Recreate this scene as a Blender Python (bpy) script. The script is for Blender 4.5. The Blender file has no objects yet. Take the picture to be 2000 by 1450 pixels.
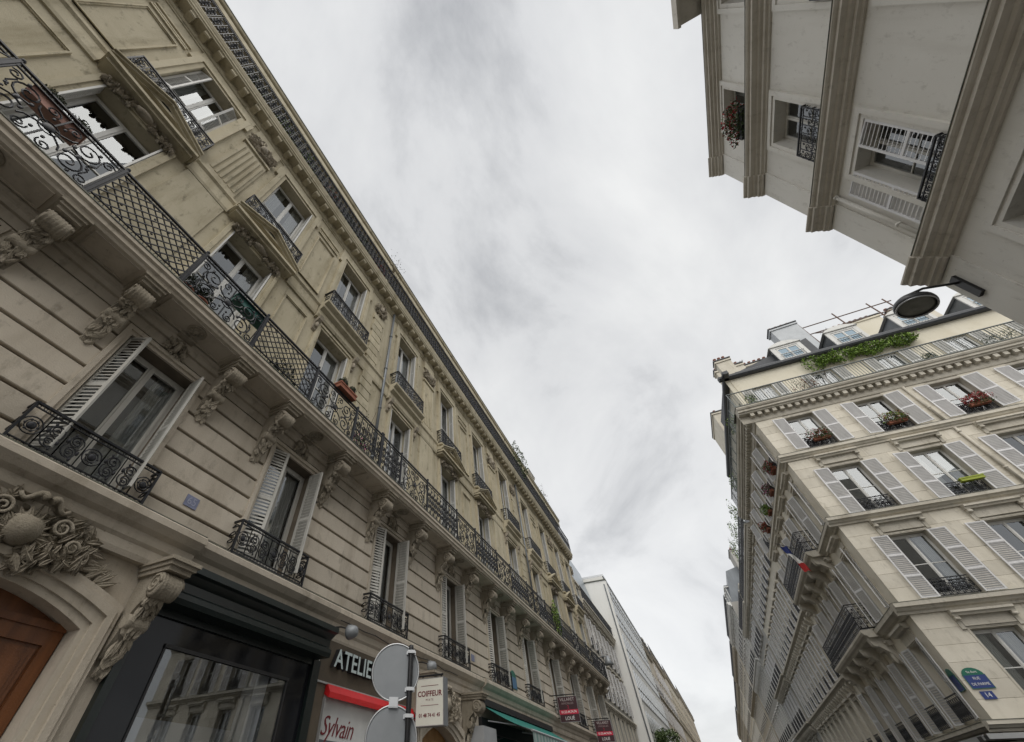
import bpy, math, random
from math import sin, cos, pi, radians as R
from mathutils import Vector, Matrix

# ------------------------------------------------------------------ camera, sky, sun, exposure
scene = bpy.context.scene
col = scene.collection
CAM_H = 2.5
cd = bpy.data.cameras.new("camera"); cam = bpy.data.objects.new("camera", cd); col.objects.link(cam)
PITCH, YAW, ROLL = R(48.457), R(27.79), R(.183)
fw = Vector((-sin(YAW) * cos(PITCH), cos(YAW) * cos(PITCH), sin(PITCH)))
rt = Vector((cos(YAW), sin(YAW), 0)); up = rt.cross(fw)
r2 = rt * cos(ROLL) + up * sin(ROLL); u2 = -rt * sin(ROLL) + up * cos(ROLL)
m = Matrix((r2, u2, -fw)).transposed().to_4x4(); m.translation = (0, 0, CAM_H)
cam.matrix_world = m
cd.sensor_width = 36; cd.lens = 753.9 / 2000 * 36
cd.shift_x = (1000 - 856.7) / 2000; cd.shift_y = -(725 - 724.5) / 2000
cd.clip_start = .05; cd.clip_end = 3000
scene.camera = cam

SUN_EL, SUN_AZ = R(52), R(155)          # azimuth clockwise from +Y
w = bpy.data.worlds.new("World"); scene.world = w; w.use_nodes = True
nt = w.node_tree; nt.nodes.clear()
def N(t, tree=None, **k):
    n = (tree or nt).nodes.new(t)
    for a, b in k.items(): setattr(n, a, b)
    return n
out = N('ShaderNodeOutputWorld')
sky = N('ShaderNodeTexSky', sky_type='NISHITA', sun_disc=False, sun_elevation=SUN_EL, sun_rotation=SUN_AZ)
bg1 = N('ShaderNodeBackground'); bg1.inputs[1].default_value = .1
tc = N('ShaderNodeTexCoord')
sep = N('ShaderNodeSeparateXYZ'); nt.links.new(tc.outputs['Generated'], sep.inputs[0])
# cloud sheet: direction projected to a flat layer, so clouds shrink towards the horizon
mz = N('ShaderNodeMath', operation='MAXIMUM'); mz.inputs[1].default_value = 0.0; nt.links.new(sep.outputs[2], mz.inputs[0])
az = N('ShaderNodeMath', operation='ADD'); az.inputs[1].default_value = .25; nt.links.new(mz.outputs[0], az.inputs[0])
dv = N('ShaderNodeVectorMath', operation='DIVIDE')
cz = N('ShaderNodeCombineXYZ')
for i in range(3): nt.links.new(az.outputs[0], cz.inputs[i])
nt.links.new(tc.outputs['Generated'], dv.inputs[0]); nt.links.new(cz.outputs[0], dv.inputs[1])
n1 = N('ShaderNodeTexNoise'); n1.inputs['Scale'].default_value = 2.0; n1.inputs['Detail'].default_value = 9; n1.inputs['Roughness'].default_value = .58; n1.inputs['Distortion'].default_value = .35
mp = N('ShaderNodeMapping'); mp.inputs['Location'].default_value = (3.1, 1.7, .4); mp.inputs['Scale'].default_value = (1, .62, 1); mp.inputs['Rotation'].default_value = (0, 0, .5)
nt.links.new(dv.outputs[0], mp.inputs[0]); nt.links.new(mp.outputs[0], n1.inputs[0])
rmp = N('ShaderNodeValToRGB')
e = rmp.color_ramp.elements
e[0].position = .30; e[0].color = (.25, .258, .272, 1)
e[1].position = .68; e[1].color = (.66, .662, .655, 1)
k = rmp.color_ramp.elements.new(.47); k.color = (.53, .535, .54, 1)
nt.links.new(n1.outputs[0], rmp.inputs[0])
hz = N('ShaderNodeMapRange'); hz.inputs[1].default_value = .0; hz.inputs[2].default_value = .75; hz.inputs[3].default_value = .8; hz.inputs[4].default_value = 0
nt.links.new(sep.outputs[2], hz.inputs[0])
mh = N('ShaderNodeMixRGB'); mh.inputs[2].default_value = (.69, .692, .69, 1)
nt.links.new(hz.outputs[0], mh.inputs[0]); nt.links.new(rmp.outputs[0], mh.inputs[1])
bg2 = N('ShaderNodeBackground'); bg2.inputs[1].default_value = .90; nt.links.new(mh.outputs[0], bg2.inputs[0])
ms = N('ShaderNodeMixShader'); ms.inputs[0].default_value = .94
nt.links.new(sky.outputs[0], bg1.inputs[0]); nt.links.new(bg1.outputs[0], ms.inputs[1]); nt.links.new(bg2.outputs[0], ms.inputs[2])
nt.links.new(ms.outputs[0], out.inputs[0])

sd = bpy.data.lights.new("sun", 'SUN'); so = bpy.data.objects.new("sun", sd); col.objects.link(so)
sd.energy = 1.5; sd.angle = R(66); sd.color = (1, .965, .90)
sv = Vector((sin(SUN_AZ) * cos(SUN_EL), cos(SUN_AZ) * cos(SUN_EL), sin(SUN_EL)))
so.rotation_euler = sv.to_track_quat('Z', 'Y').to_euler(); so.location = sv * 200
scene.view_settings.view_transform = 'Standard'; scene.view_settings.look = 'None'
scene.view_settings.gamma = 1; scene.view_settings.use_curve_mapping = False
scene.view_settings.exposure = 0.64
scene.cycles.max_bounces = 8; scene.cycles.diffuse_bounces = 4; scene.cycles.transparent_max_bounces = 12
scene.cycles.use_denoising = True

# ------------------------------------------------------------------ materials
MATS = {}
def mat(name, colr, rough=.6, metal=0, spec=.5, var=0, scale=3., bump=0, bscale=40., second=None, stretch=1., emit=0):
    """principled material with world-space noise variation between two real colours"""
    if name in MATS: return MATS[name]
    mt = bpy.data.materials.new(name); mt.use_nodes = True; t = mt.node_tree; b = t.nodes['Principled BSDF']
    b.inputs['Base Color'].default_value = (*colr, 1); b.inputs['Roughness'].default_value = rough
    b.inputs['Metallic'].default_value = metal; b.inputs['Specular IOR Level'].default_value = spec
    L = t.links.new
    if var or second:
        g = N('ShaderNodeNewGeometry', t); mpn = N('ShaderNodeMapping', t); mpn.inputs['Scale'].default_value = (1, 1, stretch)
        L(g.outputs['Position'], mpn.inputs[0])
        nz = N('ShaderNodeTexNoise', t); nz.inputs['Scale'].default_value = scale; nz.inputs['Detail'].default_value = 6; nz.inputs['Roughness'].default_value = .6
        L(mpn.outputs[0], nz.inputs[0])
        rp = N('ShaderNodeMapRange', t); rp.inputs[1].default_value = .35; rp.inputs[2].default_value = .7; L(nz.outputs[0], rp.inputs[0])
        mx = N('ShaderNodeMixRGB', t); mx.inputs[1].default_value = (*colr, 1)
        mx.inputs[2].default_value = (*(second or [c * (1 - var) for c in colr]), 1)
        L(rp.outputs[0], mx.inputs[0]); L(mx.outputs[0], b.inputs['Base Color'])
    if bump:
        g2 = N('ShaderNodeNewGeometry', t); n2 = N('ShaderNodeTexNoise', t); n2.inputs['Scale'].default_value = bscale; n2.inputs['Detail'].default_value = 4
        L(g2.outputs['Position'], n2.inputs[0]); bp = N('ShaderNodeBump', t); bp.inputs['Strength'].default_value = bump; bp.inputs['Distance'].default_value = .02
        L(n2.outputs[0], bp.inputs['Height']); L(bp.outputs[0], b.inputs['Normal'])
    MATS[name] = mt; return mt

def stone(name, base, stain, grime, amt=.5, bump=.35, blotch=.9, vary=.10):
    """weathered limestone: large tone blotches, rain streaks, pores"""
    mt = bpy.data.materials.new(name); mt.use_nodes = True; t = mt.node_tree; b = t.nodes['Principled BSDF']; L = t.links.new
    b.inputs['Roughness'].default_value = .88; b.inputs['Specular IOR Level'].default_value = .25
    g = N('ShaderNodeNewGeometry', t)
    def noise(sc, det, mapscale=(1, 1, 1), rough=.6):
        mpn = N('ShaderNodeMapping', t); mpn.inputs['Scale'].default_value = mapscale; L(g.outputs['Position'], mpn.inputs[0])
        nz = N('ShaderNodeTexNoise', t); nz.inputs['Scale'].default_value = sc; nz.inputs['Detail'].default_value = det; nz.inputs['Roughness'].default_value = rough
        L(mpn.outputs[0], nz.inputs[0]); return nz.outputs[0]
    def rng(s, a, c, lo=0., hi=1.):
        r = N('ShaderNodeMapRange', t); r.inputs[1].default_value = a; r.inputs[2].default_value = c; r.inputs[3].default_value = lo; r.inputs[4].default_value = hi
        L(s, r.inputs[0]); return r.outputs[0]
    def mix(f, a, c):
        x = N('ShaderNodeMixRGB', t)
        if hasattr(f, 'node'): L(f, x.inputs[0])
        else: x.inputs[0].default_value = f
        for i, v in ((1, a), (2, c)):
            if hasattr(v, 'node'): L(v, x.inputs[i])
            else: x.inputs[i].default_value = (*v, 1)
        return x.outputs[0]
    c1 = mix(rng(noise(blotch, 5), .35, .68), base, [base[i] * .6 + stain[i] * .4 for i in range(3)])
    c2 = mix(rng(noise(2.2, 6, (1, 1, .16), .65), .5, .74, 0, amt), c1, stain)
    c3 = mix(rng(noise(5, 7, (1, 1, .5), .7), .56, .76, 0, amt * .9), c2, grime)
    # darker lichen marks, sparse and lens shaped along the bedding
    c4 = mix(rng(noise(14, 5, (.6, .6, 1.6), .7), .64, .74, 0, amt * .7), c3, [x * .55 for x in grime])
    oi = N('ShaderNodeObjectInfo', t); tone = rng(oi.outputs['Random'], 0, 1, 1 - vary, 1 + vary * .6)
    hs = N('ShaderNodeHueSaturation', t); L(tone, hs.inputs['Value']); L(c4, hs.inputs['Color'])
    L(hs.outputs[0], b.inputs['Base Color'])
    bp = N('ShaderNodeBump', t); bp.inputs['Strength'].default_value = bump; bp.inputs['Distance'].default_value = .012
    ad = N('ShaderNodeMath', t, operation='ADD'); L(noise(55, 4), ad.inputs[0]); L(noise(9, 3), ad.inputs[1])
    L(ad.outputs[0], bp.inputs['Height']); L(bp.outputs[0], b.inputs['Normal'])
    MATS[name] = mt; return mt

ST_A = stone('limestone_warm', (.57, .51, .425), (.38, .33, .26), (.22, .19, .145), .8, .35, .9, .15)
ST_B = stone('limestone_upper', (.54, .485, .36), (.33, .285, .19), (.13, .118, .08), 1.0, .4, 1.1, .12)
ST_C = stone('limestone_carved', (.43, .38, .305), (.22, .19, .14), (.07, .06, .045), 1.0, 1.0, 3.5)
ST_R = stone('limestone_pale', (.75, .70, .60), (.52, .475, .385), (.32, .29, .23), .6, .35, .9, .12)
ST_RT = stone('limestone_trim', (.63, .59, .51), (.38, .345, .275), (.20, .18, .14), .7)
PLAST = stone('plaster_grey_white', (.72, .70, .65), (.60, .575, .52), (.38, .355, .31), .75, .15, .5, .03)
PTRIM = stone('plaster_trim_brown', (.66, .62, .55), (.44, .40, .33), (.24, .215, .175), .5, .3, 1.2)
CREAM = stone('cream_render', (.72, .675, .56), (.58, .52, .39), (.44, .39, .29), .3, .2, .8)
GROUT = mat('stone_channel', (.20, .165, .125), .95, var=.3, scale=4)
IRON = mat('black_wrought_iron', (.022, .023, .028), .45, .3, .5, var=.4, scale=9)
IRONG = mat('grey_green_iron', (.11, .125, .125), .5, .2, .5, var=.3, scale=6)
WHITE = mat('white_paint', (.68, .675, .65), .5, var=.14, scale=5, stretch=.4)
WHITE2 = mat('aged_white_paint', (.60, .585, .54), .55, var=.25, scale=6, stretch=.3)
GREYSH = mat('pale_grey_shutter_paint', (.74, .735, .74), .5, var=.14, scale=5, stretch=.4)
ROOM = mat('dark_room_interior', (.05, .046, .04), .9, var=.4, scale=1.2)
CURT = mat('white_net_curtain', (.60, .59, .56), .9, var=.12, scale=5, stretch=.02)
ZINC = mat('grey_zinc_sheet', (.19, .205, .22), .42, .5, .5, var=.3, scale=1.5, stretch=.4)
SLATE = mat('dark_slate', (.055, .06, .07), .55, var=.35, scale=8)
LEAD = mat('ledge_lead_flashing', (.085, .085, .08), .6, .1, var=.45, scale=5, second=(.16, .17, .12))
LEAF = mat('leaf_green', (.045, .085, .025), .6, second=(.10, .13, .035), scale=9)
LEAFY = mat('leaf_yellow_green', (.24, .36, .05), .6, second=(.13, .24, .035), scale=6)
LEAFD = mat('leaf_dark', (.022, .04, .018), .6, second=(.05, .07, .03), scale=9)
FLRED = mat('red_petals', (.45, .045, .04), .6, second=(.30, .02, .05), scale=20)
FLPINK = mat('pink_petals', (.5, .14, .26), .6, second=(.3, .06, .2), scale=20)
TERRA = mat('terracotta', (.34, .125, .075), .8, var=.3, scale=8)
TERRAD = mat('chimney_pot_clay', (.26, .11, .075), .85, var=.45, scale=7)
WOOD = mat('varnished_oak', (.21, .078, .027), .38, second=(.10, .036, .013), scale=5, stretch=.12, bump=.15, bscale=60)
WOODL = mat('light_oak', (.34, .19, .07), .45, second=(.22, .115, .04), scale=5, stretch=.12)
BLACKP = mat('black_green_shop_paint', (.010, .017, .016), .32, var=.3, scale=3)
BRONZE = mat('brown_fascia', (.115, .09, .062), .6, var=.35, scale=3)
REDP = mat('red_awning_cloth', (.62, .012, .015), .5, var=.15, scale=4)
TEAL = mat('teal_awning_cloth', (.015, .20, .165), .75, var=.25, scale=3)
TEALS = mat('faded_teal_valance', (.11, .24, .22), .75, second=(.30, .36, .34), scale=7, stretch=.15)
METAL = mat('galvanised_sign_back', (.26, .275, .29), .5, .35, .5, var=.12, scale=4)
ALU = mat('bare_aluminium', (.55, .56, .57), .35, .7, .5, var=.1)
BLUE = mat('street_sign_blue', (.035, .06, .22), .35, var=.1, scale=12)
GREEN = mat('street_sign_green', (.02, .15, .10), .35)
SIGNW = mat('cream_sign_face', (.80, .79, .70), .4, var=.06, scale=5)
MAROON = mat('maroon_lettering', (.16, .012, .02), .5)
LETPALE = mat('pale_letter_face', (.50, .58, .58), .4)
DARKP = mat('dark_paint', (.018, .018, .02), .45)
PLUM = mat('dark_plum_sign', (.055, .02, .025), .5)
SIGNRED = mat('sign_red_band', (.55, .02, .06), .5)
PURE = mat('sign_white_print', (.78, .78, .76), .5)
FLAGB = mat('flag_blue', (.015, .03, .16), .7); FLAGR = mat('flag_red', (.46, .03, .03), .7)
ASPH = mat('asphalt', (.05, .05, .052), .9, var=.35, scale=6, bump=.3, bscale=80)
PAVE = mat('pavement_stone', (.22, .21, .195), .85, var=.3, scale=3, bump=.2)
WHITEW = stone('white_gable_render', (.78, .775, .75), (.70, .69, .65), (.56, .54, .50), .4, .1, .3)
BARK = mat('bark', (.09, .065, .045), .9, var=.4, scale=10)
SCAF = mat('rusty_roof_rail', (.17, .10, .075), .7, var=.4, scale=8)

def glass_mat(name, tint, refl_min=.10, bl=.3):
    mt = bpy.data.materials.new(name); mt.use_nodes = True; t = mt.node_tree; t.nodes.clear(); L = t.links.new
    o = N('ShaderNodeOutputMaterial', t); tr = N('ShaderNodeBsdfTransparent', t); tr.inputs[0].default_value = (*tint, 1)
    gl = N('ShaderNodeBsdfGlossy', t); gl.inputs['Roughness'].default_value = 0.0; gl.inputs[0].default_value = (.92, .95, .97, 1)
    lw = N('ShaderNodeLayerWeight', t); lw.inputs[0].default_value = bl
    r = N('ShaderNodeMapRange', t); r.inputs[3].default_value = refl_min; r.inputs[4].default_value = .85; L(lw.outputs['Fresnel'], r.inputs[0])
    mx = N('ShaderNodeMixShader', t); L(r.outputs[0], mx.inputs[0]); L(tr.outputs[0], mx.inputs[1]); L(gl.outputs[0], mx.inputs[2]); L(mx.outputs[0], o.inputs[0])
    MATS[name] = mt; return mt
GLASS = glass_mat('window_glass', (.72, .75, .76), .16)
GLASSC = glass_mat('clear_display_glass', (.86, .87, .88), .07, .2)
GLASSD = glass_mat('tinted_shop_glass', (.16, .17, .19), .14)
GLASSM = mat('blue_facade_glass', (.09, .15, .20), .08, .3, .9)

# ------------------------------------------------------------------ mesh helpers
class MB:
    def __init__(s): s.v = []; s.f = []; s.m = []; s.sm = []
    def face(s, pts, mi=0, smooth=False):
        n = len(s.v); s.v += [tuple(p) for p in pts]; s.f.append(tuple(range(n, n + len(pts)))); s.m.append(mi); s.sm.append(smooth)
    def box(s, a0, a1, b0, b1, c0, c1, mi=0):
        n = len(s.v)
        s.v += [(a0, b0, c0), (a1, b0, c0), (a1, b1, c0), (a0, b1, c0), (a0, b0, c1), (a1, b0, c1), (a1, b1, c1), (a0, b1, c1)]
        for q in ((0, 3, 2, 1), (4, 5, 6, 7), (0, 1, 5, 4), (1, 2, 6, 5), (2, 3, 7, 6), (3, 0, 4, 7)):
            s.f.append(tuple(n + i for i in q)); s.m.append(mi); s.sm.append(False)
        return s
    def prism(s, prof, a0, a1, mi=0, axis=0, smooth=False):
        """closed profile of (d, z) pairs, counter-clockwise seen from +s, extruded along s from a0 to a1 (axis 0)"""
        n = len(s.v); k = len(prof)
        P = (lambda a, p: (a, p[0], p[1])) if axis == 0 else (lambda a, p: (p[0], a, p[1])) if axis == 1 else (lambda a, p: (p[0], p[1], a))
        s.v += [P(a0, p) for p in prof] + [P(a1, p) for p in prof]
        for i in range(k):
            j = (i + 1) % k
            q = (n + i, n + j, n + k + j, n + k + i)
            s.f.append(q if axis != 1 else q[::-1]); s.m.append(mi); s.sm.append(smooth)
        c0 = tuple(n + i for i in range(k))[::-1]; c1 = tuple(n + k + i for i in range(k))
        for c in (c0, c1): s.f.append(c if axis != 1 else c[::-1]); s.m.append(mi); s.sm.append(False)
        return s
    def tube(s, pts, r, n=4, mi=0, closed=False, smooth=False, r1=None):
        pts = [Vector(p) for p in pts]; K = len(pts)
        if K < 2: return s
        base = len(s.v); ref = Vector((.31, .87, .38)).normalized()
        t0 = (pts[1] - pts[0]).normalized(); nx = t0.cross(ref)
        if nx.length < 1e-3: nx = t0.cross(Vector((1, 0, 0)))
        nx.normalize()
        for i in range(K):
            a = pts[(i - 1) % K] if (closed or i > 0) else pts[0]; b = pts[(i + 1) % K] if (closed or i < K - 1) else pts[-1]
            t = (b - a)
            if t.length < 1e-9: t = t0
            t = t.normalized(); nx = nx - t * nx.dot(t)
            if nx.length < 1e-4: nx = t.cross(ref)
            nx.normalize(); ny = t.cross(nx)
            rr = r if r1 is None else r + (r1 - r) * i / (K - 1)
            for q in range(n):
                a_ = 2 * pi * (q + .5) / n; s.v.append(tuple(pts[i] + nx * (rr * cos(a_)) + ny * (rr * sin(a_))))
        for i in range(K if closed else K - 1):
            i2 = (i + 1) % K
            for q in range(n):
                q2 = (q + 1) % n
                s.f.append((base + i * n + q, base + i * n + q2, base + i2 * n + q2, base + i2 * n + q)); s.m.append(mi); s.sm.append(smooth)
        if not closed:
            s.f.append(tuple(base + q for q in range(n))[::-1]); s.m.append(mi); s.sm.append(False)
            s.f.append(tuple(base + (K - 1) * n + q for q in range(n))); s.m.append(mi); s.sm.append(False)
        return s
    def ell(s, c, r, seg=8, ring=5, mi=0, rot=None, smooth=True):
        n = len(s.v); c = Vector(c)
        M = rot or Matrix.Identity(3)
        P = lambda th, ph: tuple(c + M @ Vector((r[0] * sin(th) * cos(ph), r[1] * sin(th) * sin(ph), r[2] * cos(th))))
        s.v.append(P(0, 0))
        for i in range(1, ring):
            for j in range(seg): s.v.append(P(pi * i / ring, 2 * pi * j / seg))
        s.v.append(P(pi, 0)); last = len(s.v) - 1
        g = lambda i, j: n + 1 + (i - 1) * seg + j % seg
        for j in range(seg):
            s.f.append((n, g(1, j), g(1, j + 1))); s.m.append(mi); s.sm.append(smooth)
            for i in range(1, ring - 1):
                s.f.append((g(i, j), g(i + 1, j), g(i + 1, j + 1), g(i, j + 1))); s.m.append(mi); s.sm.append(smooth)
            s.f.append((g(ring - 1, j), last, g(ring - 1, j + 1))); s.m.append(mi); s.sm.append(smooth)
        return s
    def leaf(s, c, l, w, dep, M, mi=0):
        """crisp carved leaf: raised midrib, pointed tip, length along local z, face towards local +d"""
        n = len(s.v); c = Vector(c)
        rows = ((-1, .25, .2), (-.35, 1, .75), (.3, .8, 1.0), (1, 0.02, .35))
        for (t, ww, hh) in rows:
            for (x, y) in ((-ww * w, -dep * .2), (-ww * w * .45, dep * hh * .45), (0, dep * hh * .25), (ww * w * .45, dep * hh * .45), (ww * w, -dep * .2)):
                s.v.append(tuple(c + M @ Vector((x, y, t * l))))
        for i in range(3):
            for j in range(4):
                a = n + i * 5 + j; s.f.append((a, a + 5, a + 6, a + 1)); s.m.append(mi); s.sm.append(False)
        return s
    def lathe(s, prof, c=(0, 0, 0), seg=16, mi=0, axis=2, smooth=True):
        """profile of (r, h)"""
        n = len(s.v); k = len(prof)
        for r, h in prof:
            for j in range(seg):
                a = 2 * pi * j / seg; p = (r * cos(a), r * sin(a), h)
                if axis == 0: p = (h, r * cos(a), r * sin(a))
                if axis == 1: p = (r * sin(a), h, r * cos(a))
                s.v.append((c[0] + p[0], c[1] + p[1], c[2] + p[2]))
        for i in range(k - 1):
            for j in range(seg):
                j2 = (j + 1) % seg
                s.f.append((n + i * seg + j, n + i * seg + j2, n + (i + 1) * seg + j2, n + (i + 1) * seg + j)); s.m.append(mi); s.sm.append(smooth)
        s.f.append(tuple(n + j for j in range(seg))[::-1]); s.m.append(mi); s.sm.append(False)
        s.f.append(tuple(n + (k - 1) * seg + j for j in range(seg))); s.m.append(mi); s.sm.append(False)
        return s
    def add(s, o, off=(0, 0, 0), mir=False, rz=None):
        n = len(s.v)
        for p in o.v:
            x, y, z = p
            if mir: x = -x
            if rz: x, y = x * cos(rz) - y * sin(rz), x * sin(rz) + y * cos(rz)
            s.v.append((x + off[0], y + off[1], z + off[2]))
        for f, mi, sm in zip(o.f, o.m, o.sm):
            f = tuple(n + i for i in f); s.f.append(f[::-1] if mir else f); s.m.append(mi); s.sm.append(sm)
        return s

class Fac:
    """a facade frame: s runs along the wall, d outward, z up"""
    def __init__(f, o, S, Nn, key):
        f.o = Vector(o); f.S = Vector(S); f.N = Vector(Nn); f.key = key
        f.sg = 1 if f.S.cross(f.N).z > 0 else -1
    def pt(f, s, d, z): return f.o + f.S * s + f.N * d + Vector((0, 0, z))
    def vec(f, p): return f.S * p[0] + f.N * p[1] + Vector((0, 0, p[2]))
FL = Fac((-6, 0, 0), (0, 1, 0), (1, 0, 0), 'L')
FR = Fac((8, 0, 0), (0, 1, 0), (-1, 0, 0), 'R')
A3 = R(3.4)
FS = Fac((7.95, 22.7, 0), (cos(A3), sin(A3), 0), (sin(A3), -cos(A3), 0), 'S')
FX = Fac((0, 0, 0), (1, 0, 0), (0, -1, 0), 'X')          # things hung across the street, faces towards the viewer
WD = Fac((0, 0, 0), (1, 0, 0), (0, 1, 0), 'W')           # plain world axes

CACHE = {}
def mesh(name, mb, mats, fac=WD):
    me = bpy.data.meshes.new(name)
    if fac is WD: vs = mb.v
    else: vs = [tuple(fac.vec(p)) for p in mb.v]
    fs = mb.f if fac.sg > 0 else [f[::-1] for f in mb.f]
    me.from_pydata(vs, [], fs)
    for mt in (mats if isinstance(mats, (list, tuple)) else [mats]): me.materials.append(mt)
    me.polygons.foreach_set('material_index', mb.m); me.polygons.foreach_set('use_smooth', mb.sm)
    me.update(); return me
def cached(key, fn, mats, fac=WD):
    k = (key, fac.key)
    if k not in CACHE: CACHE[k] = mesh(str(key[0]), fn(), mats, fac)
    return CACHE[k]
POS = {}
def link(o, wpos, parent=None):
    col.objects.link(o); wpos = Vector(wpos); POS[o.name] = wpos
    if parent is not None:
        o.parent = parent; o.location = wpos - POS[parent.name]
    else: o.location = wpos
    return o
def put(name, me, wpos, parent=None, rz=0):
    o = link(bpy.data.objects.new(name, me), wpos, parent)
    if rz: o.rotation_euler = rz if isinstance(rz, tuple) else (0, 0, rz)
    return o
def thing(name, label, cat, wpos=(0, 0, 0), group=None, me=None):
    o = link(bpy.data.objects.new(name, me), wpos)
    o['label'] = label; o['category'] = cat
    if group: o['group'] = group
    return o
def part(name, mb, mats, fac, parent, at=(0, 0, 0)):
    return put(name, mesh(name, mb, mats, fac), fac.pt(*at), parent)

def text_mb(body, size, ext=.004, shear=0, off=0, spacing=1.0):
    cu = bpy.data.curves.new('t', 'FONT'); cu.body = body; cu.size = size; cu.extrude = ext; cu.shear = shear; cu.offset = off
    cu.align_x = 'CENTER'; cu.align_y = 'CENTER'; cu.space_character = spacing; cu.resolution_u = 3
    ob = bpy.data.objects.new('t', cu); col.objects.link(ob)
    bpy.context.view_layer.update()
    me = ob.evaluated_get(bpy.context.evaluated_depsgraph_get()).to_mesh()
    mb = MB(); mb.v = [(v.co.x, v.co.z, v.co.y) for v in me.vertices]
    mb.f = [tuple(p.vertices)[::-1] for p in me.polygons]; mb.m = [0] * len(mb.f); mb.sm = [False] * len(mb.f)
    ob.to_mesh_clear(); bpy.data.objects.remove(ob); bpy.data.curves.remove(cu)
    return mb

# ------------------------------------------------------------------ architectural pieces, local frame (s, d, z)
def wall_mb(s0, s1, z0, z1, ops, reveal=.32, room=1.0):
    """wall face with true openings; material 0 stone, 1 dark room behind"""
    mb = MB(); S = sorted({s0, s1, *[v for o in ops for v in o[:2]]}); Z = sorted({z0, z1, *[v for o in ops for v in o[2:4]]})
    for a, b in zip(S, S[1:]):
        run = None
        for c, d in zip(Z, Z[1:]):
            ms_, mz_ = (a + b) / 2, (c + d) / 2
            if any(o[0] < ms_ < o[1] and o[2] < mz_ < o[3] for o in ops):
                if run: mb.face([(a, 0, run[0]), (a, 0, run[1]), (b, 0, run[1]), (b, 0, run[0])]); run = None
            else: run = (run[0], d) if run else (c, d)
        if run: mb.face([(a, 0, run[0]), (a, 0, run[1]), (b, 0, run[1]), (b, 0, run[0])])
    for (a, b, c, d) in ops:
        r = -reveal
        mb.face([(a, 0, c), (a, r, c), (a, r, d), (a, 0, d)]); mb.face([(b, 0, c), (b, 0, d), (b, r, d), (b, r, c)])
        mb.face([(a, 0, d), (a, r, d), (b, r, d), (b, 0, d)]); mb.face([(a, 0, c), (b, 0, c), (b, r, c), (a, r, c)])
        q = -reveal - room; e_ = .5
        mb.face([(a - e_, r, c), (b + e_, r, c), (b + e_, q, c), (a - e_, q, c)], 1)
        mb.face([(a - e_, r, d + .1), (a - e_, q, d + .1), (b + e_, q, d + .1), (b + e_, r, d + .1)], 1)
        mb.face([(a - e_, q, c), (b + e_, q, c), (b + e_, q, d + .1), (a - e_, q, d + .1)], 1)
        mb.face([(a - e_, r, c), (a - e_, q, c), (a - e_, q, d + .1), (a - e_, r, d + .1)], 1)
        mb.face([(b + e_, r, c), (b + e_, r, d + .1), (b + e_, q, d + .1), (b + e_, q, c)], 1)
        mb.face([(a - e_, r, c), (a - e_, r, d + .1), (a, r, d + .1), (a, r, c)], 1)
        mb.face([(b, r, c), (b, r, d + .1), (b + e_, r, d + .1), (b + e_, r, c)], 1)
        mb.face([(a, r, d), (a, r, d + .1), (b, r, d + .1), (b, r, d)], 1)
    return mb

def casement_mb(w_, h, rows=1, bar=.05):
    """two-leaf window frame, sill at z=0, centred, front at d=0"""
    mb = MB(); hw = w_ / 2; t = .05
    mb.box(-hw, -hw + .05, -t, 0, 0, h); mb.box(hw - .05, hw, -t, 0, 0, h); mb.box(-hw + .05, hw - .05, -t, 0, h - .06, h); mb.box(-hw + .05, hw - .05, -t, 0, 0, .08)
    for q in (-1, 1):
        a, b = (-hw + .055, -.005) if q < 0 else (.005, hw - .055)
        f0, f1 = -.035, .014
        mb.box(a, a + bar, f0, f1, .082, h - .062); mb.box(b - bar, b, f0, f1, .082, h - .062)
        mb.box(a + bar, b - bar, f0, f1, .082, .082 + .11); mb.box(a + bar, b - bar, f0, f1, h - .062 - bar, h - .062)
        for k in range(1, rows):
            z = .19 + (h - .3) * k / rows; mb.box(a + bar, b - bar, f0 + .006, f1 - .004, z - .014, z + .014)
    mb.box(-.022, .022, .016, .03, .085, h - .065)
    return mb
def pane_mb(w_, h):
    mb = MB(); mb.face([(-w_ / 2, 0, 0), (-w_ / 2, 0, h), (w_ / 2, 0, h), (w_ / 2, 0, 0)]); return mb
def curtain_mb(w_, h, seed=0):
    mb = MB(); n = 22; rd = random.Random(seed); ph = rd.random() * 6
    f = lambda i: .012 * sin(i * 1.9 + ph) + .005 * sin(i * 4.3)
    for i in range(n):
        a, b = w_ * i / n, w_ * (i + 1) / n
        mb.face([(a, f(i), 0), (a, f(i), h), (b, f(i + 1), h), (b, f(i + 1), 0)], 0, True)
    return mb
def shutter_mb(w_, h, panels=2, t=.035, pitch=.066):
    """louvred leaf, hinge at s=0, spans +s"""
    mb = MB(); st = min(.055, w_ * .16)
    mb.box(0, st, -t / 2, t / 2, 0, h); mb.box(w_ - st, w_, -t / 2, t / 2, 0, h)
    zs = [h * i / panels for i in range(panels + 1)]
    for i in range(panels + 1):
        a = max(0, zs[i] - st * .6); b = min(h, zs[i] + st * .6)
        mb.box(st, w_ - st, -t / 2 + .002, t / 2 - .002, a, b)
    for i in range(panels):
        a, b = zs[i] + st * .6, zs[i + 1] - st * .6; n = max(3, int((b - a) / pitch))
        for k in range(n):
            z = a + (b - a) * (k + .5) / n; q = .021; th = .005
            mb.prism([(-t * .42, z + q - th), (t * .42, z - q - th), (t * .42, z - q + th), (-t * .42, z + q + th)], st, w_ - st)
    return mb
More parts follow.
